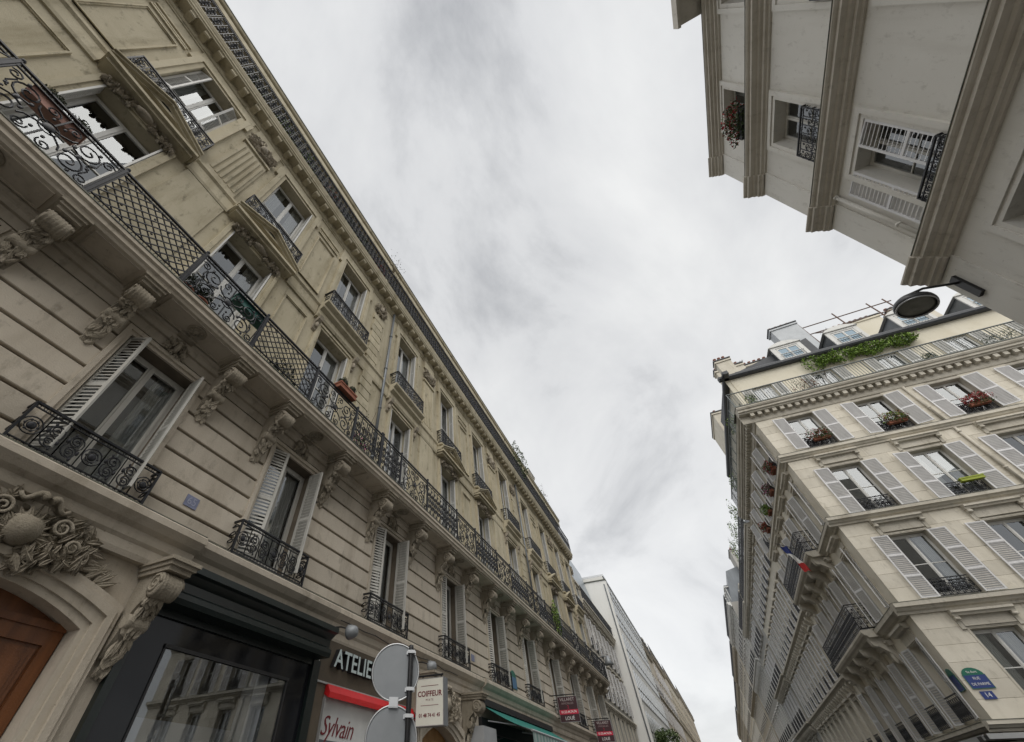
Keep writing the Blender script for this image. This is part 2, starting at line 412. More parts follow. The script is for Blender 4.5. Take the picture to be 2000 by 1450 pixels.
def surround_mb(hw, z0, z1, wd=.13, dp=.06, ears=0):
    """moulded stone frame round an opening: two stepped fillets, mitred by butting"""
    mb = MB()
    for (a, b, d) in ((0, wd * .45, dp * .55), (wd * .45, wd, dp)):
        mb.box(-hw - b, -hw - a, 0, d, z0, z1 + a); mb.box(hw + a, hw + b, 0, d, z0, z1 + a)
        mb.box(-hw - b, hw + b, 0, d, z1 + a, z1 + b)
    if ears:
        mb.box(-hw - wd - ears, -hw - wd, 0, dp * .9, z1 - .3, z1 + wd - .003); mb.box(hw + wd, hw + wd + ears, 0, dp * .9, z1 - .3, z1 + wd - .003)
    return mb
def mould(*steps):
    """stepped profile from (d, z) outline points; returns polygon from wall"""
    return list(steps)
def profile_ccw(p): return p

def run_mb(prof, a, b):
    """prof: list of (d,z) from top at wall, out and down, back to wall (clockwise ok)"""
    A = sum(prof[i][0] * prof[(i + 1) % len(prof)][1] - prof[(i + 1) % len(prof)][0] * prof[i][1] for i in range(len(prof)))
    if A < 0: prof = prof[::-1]
    return MB().prism(prof, a, b)

def carved_mb(w_, h, dep, n, seed, drop=.0):
    """symmetric carved ornament: leaf lobes and scrolls in relief, centred, z from -h/2"""
    rd = random.Random(seed); mb = MB()
    mb.ell((0, dep * .35, h * .02), (w_ * .13, dep * .6, h * .24), 10, 6)
    for i in range(int(n * 2.6)):
        u = rd.random() ** .8; x = .06 * w_ + u * w_ * .42; z = (rd.random() - .5) * h * (1 - .55 * u) - drop * u * h
        a = rd.uniform(-1.3, 1.3); l = rd.uniform(.05, .13) * min(h, .55); ww = l * rd.uniform(.28, .45)
        for mir in (1, -1):
            M = Matrix.Rotation(a * mir, 3, 'Y') @ Matrix.Rotation(rd.uniform(-.5, .3), 3, 'X'); mb.leaf((x * mir, dep * rd.uniform(.05, .55), z), l * 1.5, ww * 1.7, dep * .4, M)
    for mir in (1, -1):
        for (cx, cz, r_) in ((.26, .2, .16), (.36, -.14, .12), (.16, -.34, .11)):
            pts = [(mir * (cx * w_ + r_ * h * (1 - t / 15) * cos(t * .62)), dep * (.35 + .02 * t), cz * h + r_ * h * (1 - t / 15) * sin(t * .62)) for t in range(14)]
            mb.tube(pts, .022 * h, 5, 0, False, True, .012 * h)
    return mb
def console_mb(seed=1):
    """acanthus balcony bracket: abacus, ribbed volute, S-shaped body, leaf drop. top at z=0 (slab soffit)"""
    rd = random.Random(seed); mb = MB()
    mb.box(-.215, .215, 0, .70, -.045, 0); mb.box(-.185, .185, 0, .665, -.095, -.045); mb.box(-.16, .16, 0, .62, -.15, -.095)
    c, zc = .46, -.29
    prof = []
    for i in range(-9, 10):
        x = i * .0168; r = .135 + .016 * abs(cos(i * 1.15)) - (.03 if abs(i) == 9 else 0); prof.append((r, x))
    mb.lathe(prof, (0, c, zc), 14, 0, 0)
    for q in (-1, 1):                               # volute eyes on the cheeks
        pts = [(q * .155, c + .12 * (1 - t / 22) * cos(t * .6), zc + .12 * (1 - t / 22) * sin(t * .6)) for t in range(20)]
        mb.tube(pts, .02, 5, 0, False, True, .012)
    body = [(0, -.15), (.5, -.15), (.40, -.30), (.34, -.42), (.24, -.50), (.17, -.60), (.155, -.72), (.09, -.86), (.03, -1.0), (0, -1.02)]
    mb.prism(body[::-1], -.115, .115)
    mb.lathe([(.075, -.14), (.085, -.10), (.07, -.05), (.088, 0), (.07, .05), (.085, .10), (.075, .14)], (0, .20, -.66), 12, 0, 0)
    for i in range(64):                              # leaves over the belly and the hanging drop
        u = rd.random(); k = u * 8; j = int(k); p = [(.47, -.42), (.40, -.46), (.32, -.52), (.27, -.62), (.24, -.74), (.19, -.86), (.13, -.98), (.08, -1.08), (.06, -1.12)]
        q0, q1 = p[j], p[j + 1] if j < 8 else p[8]; f_ = k - j
        d, z = q0[0] * (1 - f_) + q1[0] * f_, q0[1] * (1 - f_) + q1[1] * f_
        x = rd.uniform(-.13, .13) * (1 - .55 * u)
        M = Matrix.Rotation(rd.uniform(-.7, .7), 3, 'Y') @ Matrix.Rotation(rd.uniform(-.6, .2), 3, 'X')
        mb.leaf((x, d - .025, z), rd.uniform(.06, .11), rd.uniform(.025, .05), .05, M)
    return mb

def spiral(cx, cz, r0, r1, a0, turns, n=16, mir=1):
    return [(cx + mir * (r0 + (r1 - r0) * t / n) * cos(a0 + turns * 2 * pi * t / n), 0, cz + (r0 + (r1 - r0) * t / n) * sin(a0 + turns * 2 * pi * t / n)) for t in range(n + 1)]
def iron_scroll_mb(w_, h, r=.011, dense=1):
    """wrought scrollwork panel centred on s, z 0..h"""
    mb = MB(); hw = w_ / 2
    mb.box(-hw, hw, -.022, .022, h - .03, h); mb.box(-hw, hw, -.014, .014, h - .115, h - .095); mb.box(-hw, hw, -.016, .016, .03, .055)
    mb.box(-hw, -hw + .02, -.012, .012, .055, h - .03); mb.box(hw - .02, hw, -.012, .012, .055, h - .03)
    zc = h * .46
    for mx in (1, -1):
        for mz in (1, -1):
            c = (mx * w_ * .27, zc + mz * h * .2)
            mb.tube([(p[0], 0, p[2]) for p in [(c[0] + mx * (q[0]), 0, c[1] + mz * q[2]) for q in spiral(0, 0, h * .175, h * .03, -2.2, 1.6, 22)]], r, 4)
            c2 = (mx * w_ * .43, zc + mz * h * .30)
            mb.tube([(c2[0] + mx * q[0], 0, c2[1] + mz * q[2]) for q in spiral(0, 0, h * .085, h * .02, .6, 1.4, 14)], r * .9, 4)
            c3 = (mx * w_ * .10, zc + mz * h * .30)
            mb.tube([(c3[0] + mx * q[0], 0, c3[1] + mz * q[2]) for q in spiral(0, 0, h * .085, h * .02, 3.6, -1.4, 14)], r * .9, 4)
            mb.tube([(mx * .012, 0, zc + mz * h * .04), (mx * w_ * .08, 0, zc + mz * h * .06), (mx * w_ * .15, 0, zc + mz * h * .13), (mx * w_ * .17, 0, zc + mz * h * .2)], r, 4)
            mb.tube([(mx * w_ * .36, 0, zc + mz * h * .02), (mx * w_ * .40, 0, zc + mz * h * .1), (mx * w_ * .385, 0, zc + mz * h * .24)], r, 4)
            for (ax, az_, rr) in ((.19, .09, .03), (.33, .34, .026), (.38, .06, .028), (.05, .2, .024)):
                mb.ell((mx * w_ * ax, 0, zc + mz * h * az_), (rr, .012, rr * 1.35), 6, 4)
        mb.ell((mx * w_ * .27, .004, zc), (h * .035, .016, h * .06), 7, 4)
    mb.ell((0, .008, zc), (h * .075, .022, h * .075), 9, 5); mb.tube(spiral(0, zc, h * .11, h * .11, 0, 1, 14), r * .8, 4)
    mb.box(-.011, .011, -.011, .011, .055, zc - h * .1); mb.box(-.011, .011, -.011, .011, zc + h * .1, h - .1)
    n = max(3, int(w_ / .12))
    for i in range(n): mb.tube(spiral(-hw + w_ * (i + .5) / n, h - .063, .026, .026, 0, 1, 8), .006, 4)
    return mb
def iron_lattice_mb(w_, h, r=.0095):
    mb = MB(); hw = w_ / 2
    mb.box(-hw, hw, -.022, .022, h - .03, h); mb.box(-hw, hw, -.014, .014, h - .115, h - .095); mb.box(-hw, hw, -.016, .016, .03, .055); mb.box(-hw, hw, -.012, .012, .14, .155)
    for q in (-hw + .01, hw - .01): mb.box(q - .01, q + .01, -.012, .012, .055, h - .03)
    a0, a1, z0, z1 = -hw + .02, hw - .02, .155, h - .115; st = .165; dz = z1 - z0
    k = a0 - dz
    while k < a1:
        for mir in (1, -1):
            pts = []
            for t in (0, 1):
                pts.append((k + t * dz, z0 + t * dz))
            (x0, y0), (x1, y1) = pts
            if x0 < a0: y0 += a0 - x0; x0 = a0
            if x1 > a1: y1 -= x1 - a1; x1 = a1
            if y1 > y0 + .01: mb.tube([(mir * x0, .004 * mir, y0), (mir * x1, .004 * mir, y1)], r, 4)
        k += st
    n = max(3, int(w_ / .12))
    for i in range(n):
        x = -hw + w_ * (i + .5) / n
        mb.tube(spiral(x, h - .063, .026, .026, 0, 1, 8), .006, 4); mb.tube(spiral(x, .098, .034, .034, 0, 1, 8), .006, 4)
        mb.ell((x, 0, z0 + dz * (.3 + .4 * (i % 2))), (.022, .012, .022), 6, 4)
    return mb
def iron_dense_mb(w_, h, r=.011):
    """tight foliate railing, used for small balconies and far panels"""
    mb = MB(); hw = w_ / 2
    mb.box(-hw, hw, -.02, .02, h - .03, h); mb.box(-hw, hw, -.014, .014, .03, .05); mb.box(-hw, hw, -.012, .012, h - .11, h - .095)
    n = max(2, int(w_ / .19)); st = w_ / n
    for i in range(n + 1):
        x = -hw + i * st; x = min(max(x, -hw + .01), hw - .01); mb.box(x - .009, x + .009, -.009, .009, .05, h - .1)
    for i in range(n):
        x = -hw + (i + .5) * st
        for q in (1, -1):
            mb.tube([(x + q * a[0], 0, h * .45 + q * (a[2] + h * .17)) for a in spiral(0, 0, st * .42, st * .08, -.8, 1.5, 16)], r, 4)
            mb.tube([(x - q * a[0], 0, h * .45 + q * (a[2] + h * .05)) for a in spiral(0, 0, st * .30, st * .08, -2.4, 1.1, 10)], r * .9, 4)
            mb.ell((x + q * st * .3, 0, h * (.45 + q * .02)), (.03, .012, .05), 6, 4); mb.ell((x - q * st * .2, 0, h * (.45 + q * .33)), (.034, .012, .045), 6, 4); mb.ell((x + q * st * .15, 0, h * (.45 + q * .2)), (.028, .012, .028), 6, 4)
        mb.tube(spiral(x, h - .063, .026, .026, 0, 1, 8), .006, 4)
    return mb

def iron_guard_mb(w_, h, r=.0085):
    """low ornate window guard: three rosettes in rings, scrolls packed between"""
    mb = MB(); hw = w_ / 2; zc = h * .5
    mb.box(-hw, hw, -.02, .02, h - .026, h); mb.box(-hw, hw, -.014, .014, .02, .04); mb.box(-hw, hw, -.01, .01, h - .075, h - .063); mb.box(-hw, hw, -.01, .01, .075, .087)
    n = int(w_ / .07)
    for i in range(n):
        x = -hw + w_ * (i + .5) / n; mb.tube(spiral(x, h - .045, .017, .017, 0, 1, 8), .005, 4); mb.tube(spiral(x, .057, .015, .015, 0, 1, 8), .005, 4)
    k = 7; st = w_ / k
    for i in range(k):
        x = -hw + (i + .5) * st
        if i % 3 == 0 or i == 3:
            mb.tube(spiral(x, zc, h * .19, h * .19, 0, 1, 18), r, 4); mb.tube(spiral(x, zc, h * .12, h * .12, 0, 1, 12), r * .8, 4); mb.ell((x, 0, zc), (h * .09, .016, h * .09), 8, 5)
            for a in range(6): mb.ell((x + h * .12 * cos(a * pi / 3), 0, zc + h * .12 * sin(a * pi / 3)), (.016, .01, .016), 6, 4)
        else:
            for q in (1, -1):
                mb.tube([(x + q * a[0], 0, zc + q * (a[2] + h * .11)) for a in spiral(0, 0, st * .42, st * .09, -.9, 1.6, 20)], r, 4)
                mb.tube([(x - q * a[0], 0, zc + q * (a[2] + h * .16)) for a in spiral(0, 0, st * .26, st * .06, -2.4, 1.3, 14)], r * .9, 4)
                mb.ell((x + q * st * .34, 0, zc - q * h * .08), (.02, .01, .034), 6, 4); mb.ell((x - q * st * .2, 0, zc + q * h * .26), (.016, .01, .024), 6, 4)
        for e_ in (-1, 1): mb.box(x + e_ * st / 2 - .006, x + e_ * st / 2 + .006, -.007, .007, .087, h - .075) if abs(x + e_ * st / 2) < hw - .01 else None
    return mb
def leaves_mb(rad, n, size, seed, mi=0, shell=.55, flat=None, nm=1):
    """leaf-sized faces spread through an ellipsoid volume"""
    rd = random.Random(seed); mb = MB()
    for i in range(n):
        while True:
            p = Vector((rd.uniform(-1, 1), rd.uniform(-1, 1), rd.uniform(-1, 1)))
            if shell < p.length < 1: break
        p *= 1 + .18 * sin(p.x * 5 + seed) * cos(p.z * 4)
        c = Vector((p.x * rad[0], p.y * rad[1], p.z * rad[2])); s_ = size * rd.uniform(.6, 1.3)
        u = Vector((rd.uniform(-1, 1), rd.uniform(-1, 1), rd.uniform(-.6, .6))).normalized(); v = u.orthogonal().normalized()
        v = Matrix.Rotation(rd.uniform(0, 6.28), 3, u) @ v; q = u.cross(v)
        mb.face([c - v * s_, c + u * s_ * .45 + q * s_ * .1, c + v * s_, c - u * s_ * .45 + q * s_ * .1], mi if nm == 1 else rd.choice(range(nm)))
    return mb

# ------------------------------------------------------------------ ground
def struct(name, mb, mats, z=0):
    o = put(name, mesh(name, mb, mats), (0, 0, 0)); o['kind'] = 'structure'; return o
g = MB(); g.face([(-1500, -1500, 0), (1500, -1500, 0), (1500, 1500, 0), (-1500, 1500, 0)]); struct('ground', g, PAVE)
g = MB(); g.face([(-4, -60, .004), (6, -60, .004), (6, 400, .004), (-4, 400, .004)]); g.face([(6, 12, .005), (60, 14, .005), (60, 24, .005), (6, 20, .005)]); struct('road', g, ASPH)
for nm_, a, b, c, d in (('pavement_left', -6.6, -4, -60, 400), ('pavement_right', 6, 8.6, -60, 10.6), ('pavement_right_beyond', 6, 8.6, 21, 400)):
    g = MB(); g.box(a, b, c, d, .006, .13); struct(nm_, g, PAVE)

# ------------------------------------------------------------------ windows, shutters, small balconies
def window(fac, B, s, z0, w_, h, rows=1, set_back=.2, frame=WHITE, near=None, far=None, sh_w=None, sh_mat=WHITE, sh_h=None,
           sh_d=.0, curtain=0, panels=2, sill=0, pitch=.066, seed=0, glass=GLASS, name='window'):
    """a window part: casement frame with panes, curtain and louvred leaves as sub-parts. near/far = opening angle of each leaf in degrees"""
    wn = put(name, cached(('frame', w_, h, rows, frame.name), lambda: casement_mb(w_, h, rows), frame, fac), fac.pt(s, -set_back, z0), B)
    pw = w_ / 2 - .16
    for q in (-1, 1):
        put('pane', cached(('pane', pw, h), lambda: pane_mb(pw, h - .31), glass, fac), fac.pt(s + q * (w_ / 4 - .025), -set_back - .012, z0 + .19), wn)
    if curtain:
        cw = w_ * (.3 if curtain < 3 else .92)
        for q in ((1,) if curtain == 1 else (-1, 1) if curtain == 2 else (0,)):
            a = s - w_ * .46 if q <= 0 else s + w_ * .46 - cw
            put('curtain', cached(('curtain', cw, h, seed % 3), lambda: curtain_mb(cw, h + .02, seed % 3), CURT, fac), fac.pt(a, -set_back - .14, z0 + .05), wn)
    sw = sh_w or w_ / 2; shh = sh_h or h
    for ang, side in ((near, -1), (far, 1)):
        if ang is None: continue
        me = cached(('shutter', sw, shh, panels, side, sh_mat.name, pitch), lambda: (lambda b: b if side < 0 else MB().add(b, mir=True))(shutter_mb(sw, shh, panels, .035, pitch)), sh_mat, fac)
        put('shutter', me, fac.pt(s + side * (w_ / 2 + (.005 if ang > 100 else -.02)), sh_d + (.035 if ang > 100 else 0), z0 + h - shh + .004), wn, rz=R(ang) * fac.sg * (-side))
    return wn

def window_balcony(fac, B, s, z, hw, proj, h, style='dense', name='balcony'):
    """small iron guard with returns, standing on a ledge"""
    fn = {'dense': iron_dense_mb, 'scroll': iron_scroll_mb, 'guard': iron_guard_mb}[style]
    def front():
        b = fn(2 * hw, h)
        for q in (-1, 1): b.box(q * hw - .014, q * hw + .014, -.014, .014, 0, h)
        return b
    o = put(name, cached(('guard', style, hw, h), front, IRON, fac), fac.pt(s, proj, z), B)
    def side():
        b = MB(); pr_ = proj
        b.box(-.018, .018, -pr_, -.014, h - .03, h); b.box(-.012, .012, -pr_, -.014, .03, .05); b.box(-.01, .01, -pr_, -.014, h - .11, h - .095)
        for zc in (.28, .5, .72):
            b.tube([(0, -pr_ * .5 + .09 * cos(t), h * zc + .09 * sin(t)) for t in [i * pi / 7 for i in range(15)]], .01, 4)
        return b
    for q in (-1, 1): put('side_guard', cached(('side', proj, h), side, IRON, fac), fac.pt(s + q * hw, proj, z), o)
    return o

# ------------------------------------------------------------------ the long stone row on the left
def cornice_prof(z0, z1, d1):
    h = z1 - z0
    return [(0, z0), (d1 * .45, z0), (d1 * .5, z0 + h * .12), (d1 * .80, z0 + h * .16), (d1 * .82, z0 + h * .5), (d1 * .88, z0 + h * .55), (d1 * .93, z0 + h * .8), (d1, z0 + h * .86), (d1, z1), (0, z1)]

def terrace_row(B, s0, s1, bays, seed, label_end=False):
    """upper works and first floor of one stone house: bays = [(centre, kind)], kind P pediment / L ledge"""
    f = FL; rd = random.Random(seed)
    # --- first floor wall with drafted courses
    ops = [(c - .60, c + .60, 5.22, 7.42) for c, k in bays]
    W1 = part('wall', wall_mb(s0, s1, 5.0, 8.0, ops), [GROUT, ROOM], f, B)
    zs = [5.22, 5.44, 5.80, 6.16, 6.52, 6.88, 7.24, 7.60]
    edges = [s0] + [v for c, k in bays for v in (c - .73, c + .73)] + [s1]
    for i in range(0, len(edges), 2):
        a, b = edges[i], edges[i + 1]
        for z0, z1 in zip(zs, zs[1:]):
            L_ = round(b - a, 2)
            put('stone_course', cached(('course', L_, round(z1 - z0, 3)), lambda: MB().prism([(-.005, .022), (.046, .022), (.055, .032), (.055, z1 - z0 - .032), (.046, z1 - z0 - .022), (-.005, z1 - z0 - .022)], 0, L_), ST_A, f), f.pt(a, 0, z0), W1)
    fr = MB()
    fr.box(s0, s1, -.004, .05, 7.602, 7.78)
    fr.add(run_mb([(0, 7.78), (.10, 7.78), (.13, 7.84), (.13, 7.90), (.17, 7.93), (.17, 7.985), (0, 7.985)], s0, s1))
    part('frieze', fr, ST_A, f, B)
    for c, k in bays:
        put('window_surround', cached(('sur', .60), lambda: surround_mb(.60, 5.22, 7.42, .13, .085), ST_A, f), f.pt(c, 0, 0), B)
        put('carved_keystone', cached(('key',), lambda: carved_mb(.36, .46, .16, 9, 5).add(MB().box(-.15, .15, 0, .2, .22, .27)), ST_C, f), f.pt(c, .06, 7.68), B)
    # --- brackets, slab, soffit
    cons = sorted([v for c, k in bays for v in (c - .95, c + .95)])
    for i, c in enumerate(cons):
        if not (s0 + .1 < c < s1 - .1): continue
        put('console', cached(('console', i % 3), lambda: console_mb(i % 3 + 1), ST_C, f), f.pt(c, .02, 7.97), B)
    sl = run_mb([(0, 7.97), (.70, 7.97), (.72, 8.01), (.76, 8.03), (.76, 8.11), (.80, 8.13), (.80, 8.2), (0, 8.2)], s0, s1)
    BAL = part('balcony_slab', sl, ST_A, f, B)
    for a, b in zip([s0] + cons, cons + [s1]):
        if b - a < .7: continue
        cf = MB(); x0, x1 = a + .28, b - .28
        cf.box(x0, x1, .2, .225, 7.945, 7.972); cf.box(x0, x1, .62, .645, 7.945, 7.972); cf.box(x0, x0 + .025, .225, .62, 7.945, 7.972); cf.box(x1 - .025, x1, .225, .62, 7.945, 7.972)
        part('soffit_panel', cf, ST_A, f, BAL)
    def ros():
        b = MB(); b.lathe([(.16, .0), (.16, -.02), (.145, -.03), (.13, -.012), (.05, -.012), (.04, -.035), (.0, -.04)][::-1], (0, 0, 0), 18)
        for i in range(8):
            a = i * pi / 4; b.ell((.085 * cos(a), .085 * sin(a), -.015), (.035, .018, .02), 6, 4, 0, Matrix.Rotation(a, 3, 'Z'))
        return b
    for c, k in bays: put('soffit_rosette', cached(('ros',), ros, ST_C, f), f.pt(c, .42, 7.97), BAL)
    fl = MB(); fl.box(s0, s1, 0.0, .812, 8.203, 8.222); part('slab_flashing', fl, LEAD, f, BAL)
    # --- long balcony railing: scroll panels before the windows, lattice between
    pts = [s0] + [v for c, k in bays for v in (c - .78, c + .78)] + [s1]
    for i, (a, b) in enumerate(zip(pts, pts[1:])):
        L_ = round(b - a - .05, 2)
        if L_ < .3: continue
        mid = (a + b) / 2
        if i % 2: put('railing_panel', cached(('rs', L_), lambda: iron_scroll_mb(L_, 1.06, .0145) if s0 < 0 else iron_dense_mb(L_, 1.06, .015), IRON, f), f.pt(mid, .735, 8.222), BAL)
        else: put('railing_panel', cached(('rl', L_), lambda: iron_lattice_mb(L_, 1.06, .012) if L_ > 1.2 and s0 < 0 else iron_dense_mb(L_, 1.06, .015), IRON, f), f.pt(mid, .735, 8.222), BAL)
    def post():
        b = MB(); b.box(-.02, .02, -.02, .02, 0, 1.09); b.ell((0, 0, 1.11), (.035, .035, .04), 8, 5); b.tube([(0, -.02, .9), (0, -.16, .45), (0, -.22, 0)], .01, 4); return b
    for q in pts: put('railing_post', cached(('post',), post, IRON, f), f.pt(min(max(q, s0 + .03), s1 - .03), .735, 8.222), BAL)
    # --- upper wall
    ops = [(c - .63, c + .63, 8.24, 11.53) for c, k in bays] + [(c - .65, c + .65, 12.36, 15.65) for c, k in bays]
    part('wall', wall_mb(s0, s1, 8.2, 16.25, ops), [ST_B, ROOM], f, B)
    sc = []
    for a, b in zip([s0] + [c + 1.02 for c, k in bays], [c - 1.02 for c, k in bays] + [s1]):
        if b - a > .15:
            st = run_mb([(0, 11.78), (.05, 11.78), (.07, 11.86), (.07, 12.18), (.12, 12.24), (.12, 12.32), (0, 12.34)], a, b); part('string_course', st, ST_B, f, B)
    for c, k in bays:
        put('window_surround', cached(('surS',), lambda: surround_mb(.63, 8.24, 11.53, .17, .08), ST_B, f), f.pt(c, 0, 0), B)
        put('window_surround', cached(('surT',), lambda: surround_mb(.65, 12.36, 15.65, .24, .09, .1).box(-.95, .95, 0, .05, 15.9, 16.2), ST_B, f), f.pt(c, 0, 0), B)
        if k == 'P':
            def ped():
                b = MB()
                b.box(-1.0, 1.0, 0, .36, 11.87, 11.95); b.box(-.95, .95, 0, .28, 11.79, 11.87); b.box(-.9, .9, 0, .1, 11.95, 12.28); b.box(-.92, .92, 0, .26, 12.28, 12.355)
                for q in (-1, 1):
                    for (t0, t1, dd) in ((0, .05, .27), (.05, .11, .35), (.11, .15, .40)):
                        P = [(q * 1.02, 11.953 + t0), (0, 12.44 + t0), (0, 12.44 + t1), (q * 1.02, 11.953 + t1)]
                        if q > 0: P = P[::-1]
                        n_ = len(b.v); b.v += [(x, 0, z) for x, z in P] + [(x, dd, z) for x, z in P]
                        for ii in range(4):
                            jj = (ii + 1) % 4; b.f.append((n_ + ii, n_ + jj, n_ + 4 + jj, n_ + 4 + ii)); b.m.append(0); b.sm.append(False)
                        b.f.append((n_ + 4, n_ + 5, n_ + 6, n_ + 7)); b.m.append(0); b.sm.append(False)
                return b
            put('pediment', cached(('ped',), ped, ST_B, f), f.pt(c, 0, 0), B)
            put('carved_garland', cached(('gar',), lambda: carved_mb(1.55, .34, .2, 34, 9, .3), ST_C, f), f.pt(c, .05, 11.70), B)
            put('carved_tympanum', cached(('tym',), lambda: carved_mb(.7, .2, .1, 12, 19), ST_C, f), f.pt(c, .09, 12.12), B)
        else:
            put('window_ledge', cached(('led',), lambda: run_mb([(0, 11.72), (.12, 11.72), (.16, 11.80), (.16, 11.98), (.28, 12.06), (.28, 12.16), (.36, 12.22), (.40, 12.26), (.40, 12.34), (0, 12.34)], -1.0, 1.0), ST_B, f), f.pt(c, 0, 0), B)
            for q in (-1, 1):
                put('ledge_bracket', cached(('lbr',), lambda: MB().prism([(0, 11.2), (.06, 11.25), (.08, 11.5), (.2, 11.6), (.24, 11.719), (0, 11.719)][::1], -.07, .07).ell((0, .1, 11.42), (.06, .06, .12), 8, 5), ST_C, f), f.pt(c + q * .86, 0, 0), B)
        window_balcony(f, B, c, 12.36, .92, .25 if k == 'P' else .36, .66)
    # --- pilasters / panels between the bays
    mids = [(a[0] + b[0]) / 2 for a, b in zip(bays, bays[1:])]
    for i, q in enumerate(mids):
        if (i + seed) % 2:
            def pil():
                b = MB(); b.box(-.42, .42, 0, .05, 12.345, 14.9)
                for j in range(6): b.box(-.37 + j * .13, -.37 + j * .13 + .07, .05, .085, 12.55, 14.75)
                b.box(-.42, .42, .05, .095, 12.345, 12.5); b.box(-.46, .46, 0, .11, 14.9, 15.0); b.box(-.44, .44, 0, .08, 15.75, 16.2)
                b.box(-.5, .5, 0, .04, 8.25, 11.77)
                return b
            put('fluted_pilaster', cached(('pil',), pil, ST_B, f), f.pt(q, 0, 0), B)
            put('carved_cartouche', cached(('cart', i % 2), lambda: carved_mb(.9, .7, .2, 26, 31 + i), ST_C, f), f.pt(q, .06, 15.38), B)
        else:
            def pan():
                b = MB()
                for (x, z0, z1, t) in ((.42, 12.62, 15.1, .05), (.42, 8.7, 11.4, .05)):
                    for dd, ww in ((.03, t), (.055, t * .5)):
                        b.box(-x, -x + ww, 0, dd, z0, z1); b.box(x - ww, x, 0, dd, z0, z1); b.box(-x + ww, x - ww, 0, dd, z0, z0 + ww); b.box(-x + ww, x - ww, 0, dd, z1 - ww, z1)
                b.box(-.5, .5, 0, .05, 15.35, 15.42); b.box(-.5, .5, 0, .03, 15.5, 15.56); b.box(-.5, .5, 0, .05, 15.64, 15.7)
                return b
            put('wall_panel', cached(('pan',), pan, ST_B, f), f.pt(q, 0, 0), B)
    # --- quoin strip at the far party line
    for i in range(22):
        z0 = 8.24 + i * .36; w_ = .5 if i % 2 else .62
        if z0 > 15.0: break
        put('quoin', cached(('quo', w_), lambda: MB().prism([(0, .012), (.055, .012), (.065, .022), (.065, .338), (.055, .348), (0, .348)], -w_ / 2, w_ / 2), ST_B, f), f.pt(s1 - .36, 0, z0), B)
    put('carved_cartouche', cached(('cartq',), lambda: carved_mb(.6, .75, .2, 22, 77), ST_C, f), f.pt(s1 - .36, .04, 15.5), B)
    # --- crowning cornice
    fr = MB(); fr.box(s0, s1, 0, .03, 16.22, 16.34); fr.add(run_mb([(0, 16.3), (.05, 16.3), (.08, 16.35), (.08, 16.56), (0, 16.56)], s0, s1)); part('frieze', fr, ST_B, f, B)
    n = int((s1 - s0) / .46); st = (s1 - s0) / n
    def mod():
        b = MB(); b.prism([(.08, 16.40), (.30, 16.40), (.335, 16.43), (.335, 16.555), (.08, 16.555)][::1], -.085, .085); b.box(-.1, .1, .08, .35, 16.53, 16.557); return b
    for i in range(n): put('modillion', cached(('mod',), mod, ST_B, f), f.pt(s0 + (i + .5) * st, 0, 0), B)
    part('cornice', run_mb([(0, 16.56), (.37, 16.56), (.38, 16.62), (.41, 16.64), (.41, 16.72), (.43, 16.75), (.45, 16.82), (.46, 16.84), (.46, 16.90), (0, 16.92)], s0, s1), ST_B, f, B)
    nR = max(1, int((s1 - s0) / 1.15)); L_ = round((s1 - s0) / nR, 3)
    for i in range(nR): put('terrace_railing_panel', cached(('rt', L_), lambda: iron_dense_mb(L_ - .03, 1.22, .019), IRON, f), f.pt(s0 + (i + .5) * L_, .40, 16.92), B)
    # --- attic storey set back under its eave, dark slate also painting in shade; gutter, roof
    part('attic_wall', wall_mb(s0, s1, 16.9, 19.9, [(c - .5, c + .5, 17.2, 19.0) for c, k in bays], .2, .4), [SLATE, ROOM], f, B, (0, -.62, 0))
    for i, (c, k) in enumerate(bays): put('attic_window', cached(('aw',), lambda: casement_mb(1.0, 1.78, 2), WHITE2, f), f.pt(c, -.66, 17.21), B)
    part('gutter', run_mb([(-.62, 19.86), (-.02, 19.86), (.02, 19.88), (.05, 19.94), (.05, 20.0), (-.62, 20.06)], s0, s1), ST_B, f, B)
    g_ = MB(); g_.box(s0, s1, -.1, .075, 20.003, 20.05); part('gutter_zinc', g_, LEAD, f, B)
    rf = MB(); rf.prism([(-.12, 20.05), (-6, 20.05), (-6, 22.6), (-4, 22.6)][::-1], s0, s1); part('roof', rf, ZINC, f, B)
    bk = MB(); bk.box(s0 + .003, s1 - .003, -9, -1.5, 0, 20); bk.box(s0 + .001, s0 + .1, -9, -.3, 0, 20.0); bk.box(s1 - .1, s1 - .001, -9, -.3, 0, 20.0)
    bk.box(s0 + .1, s1 - .1, -1.5, 0, 19.4, 19.7)
    part('party_wall', bk, ST_B, f, B)
    # --- windows
    for i, (c, k) in enumerate(bays):
        na, fa = (62, 86) if (s0 < 0 and i == 2) else (rd.choice([14, 20, 26]), rd.choice([84, 90]))
        window(f, B, c, 5.24, 1.2, 2.17, 1, .24, WHITE2, na, fa, .36, WHITE2, 2.12, -.06, rd.choice([1, 2, 1]), 2, seed=i)
        window_balcony(f, B, c, 5.125, .82, .25, .56, 'guard')
        window(f, B, c, 8.25, 1.26, 3.26, 2, .26, WHITE, 92 if rd.random() < .4 else None, 86, .22, WHITE, 3.1, -.17, rd.choice([0, 0, 1, 2]), 3, seed=i + 3)
        half = s0 < 0 and i == 1
        window(f, B, c, 12.37, 1.3, 3.26, 2, .26, WHITE, 24 if half else None, 24 if half else 87, .30 if half else .22, WHITE, 3.1, -.10 if half else -.17, rd.choice([0, 0, 1, 2]), 3, seed=i + 6)

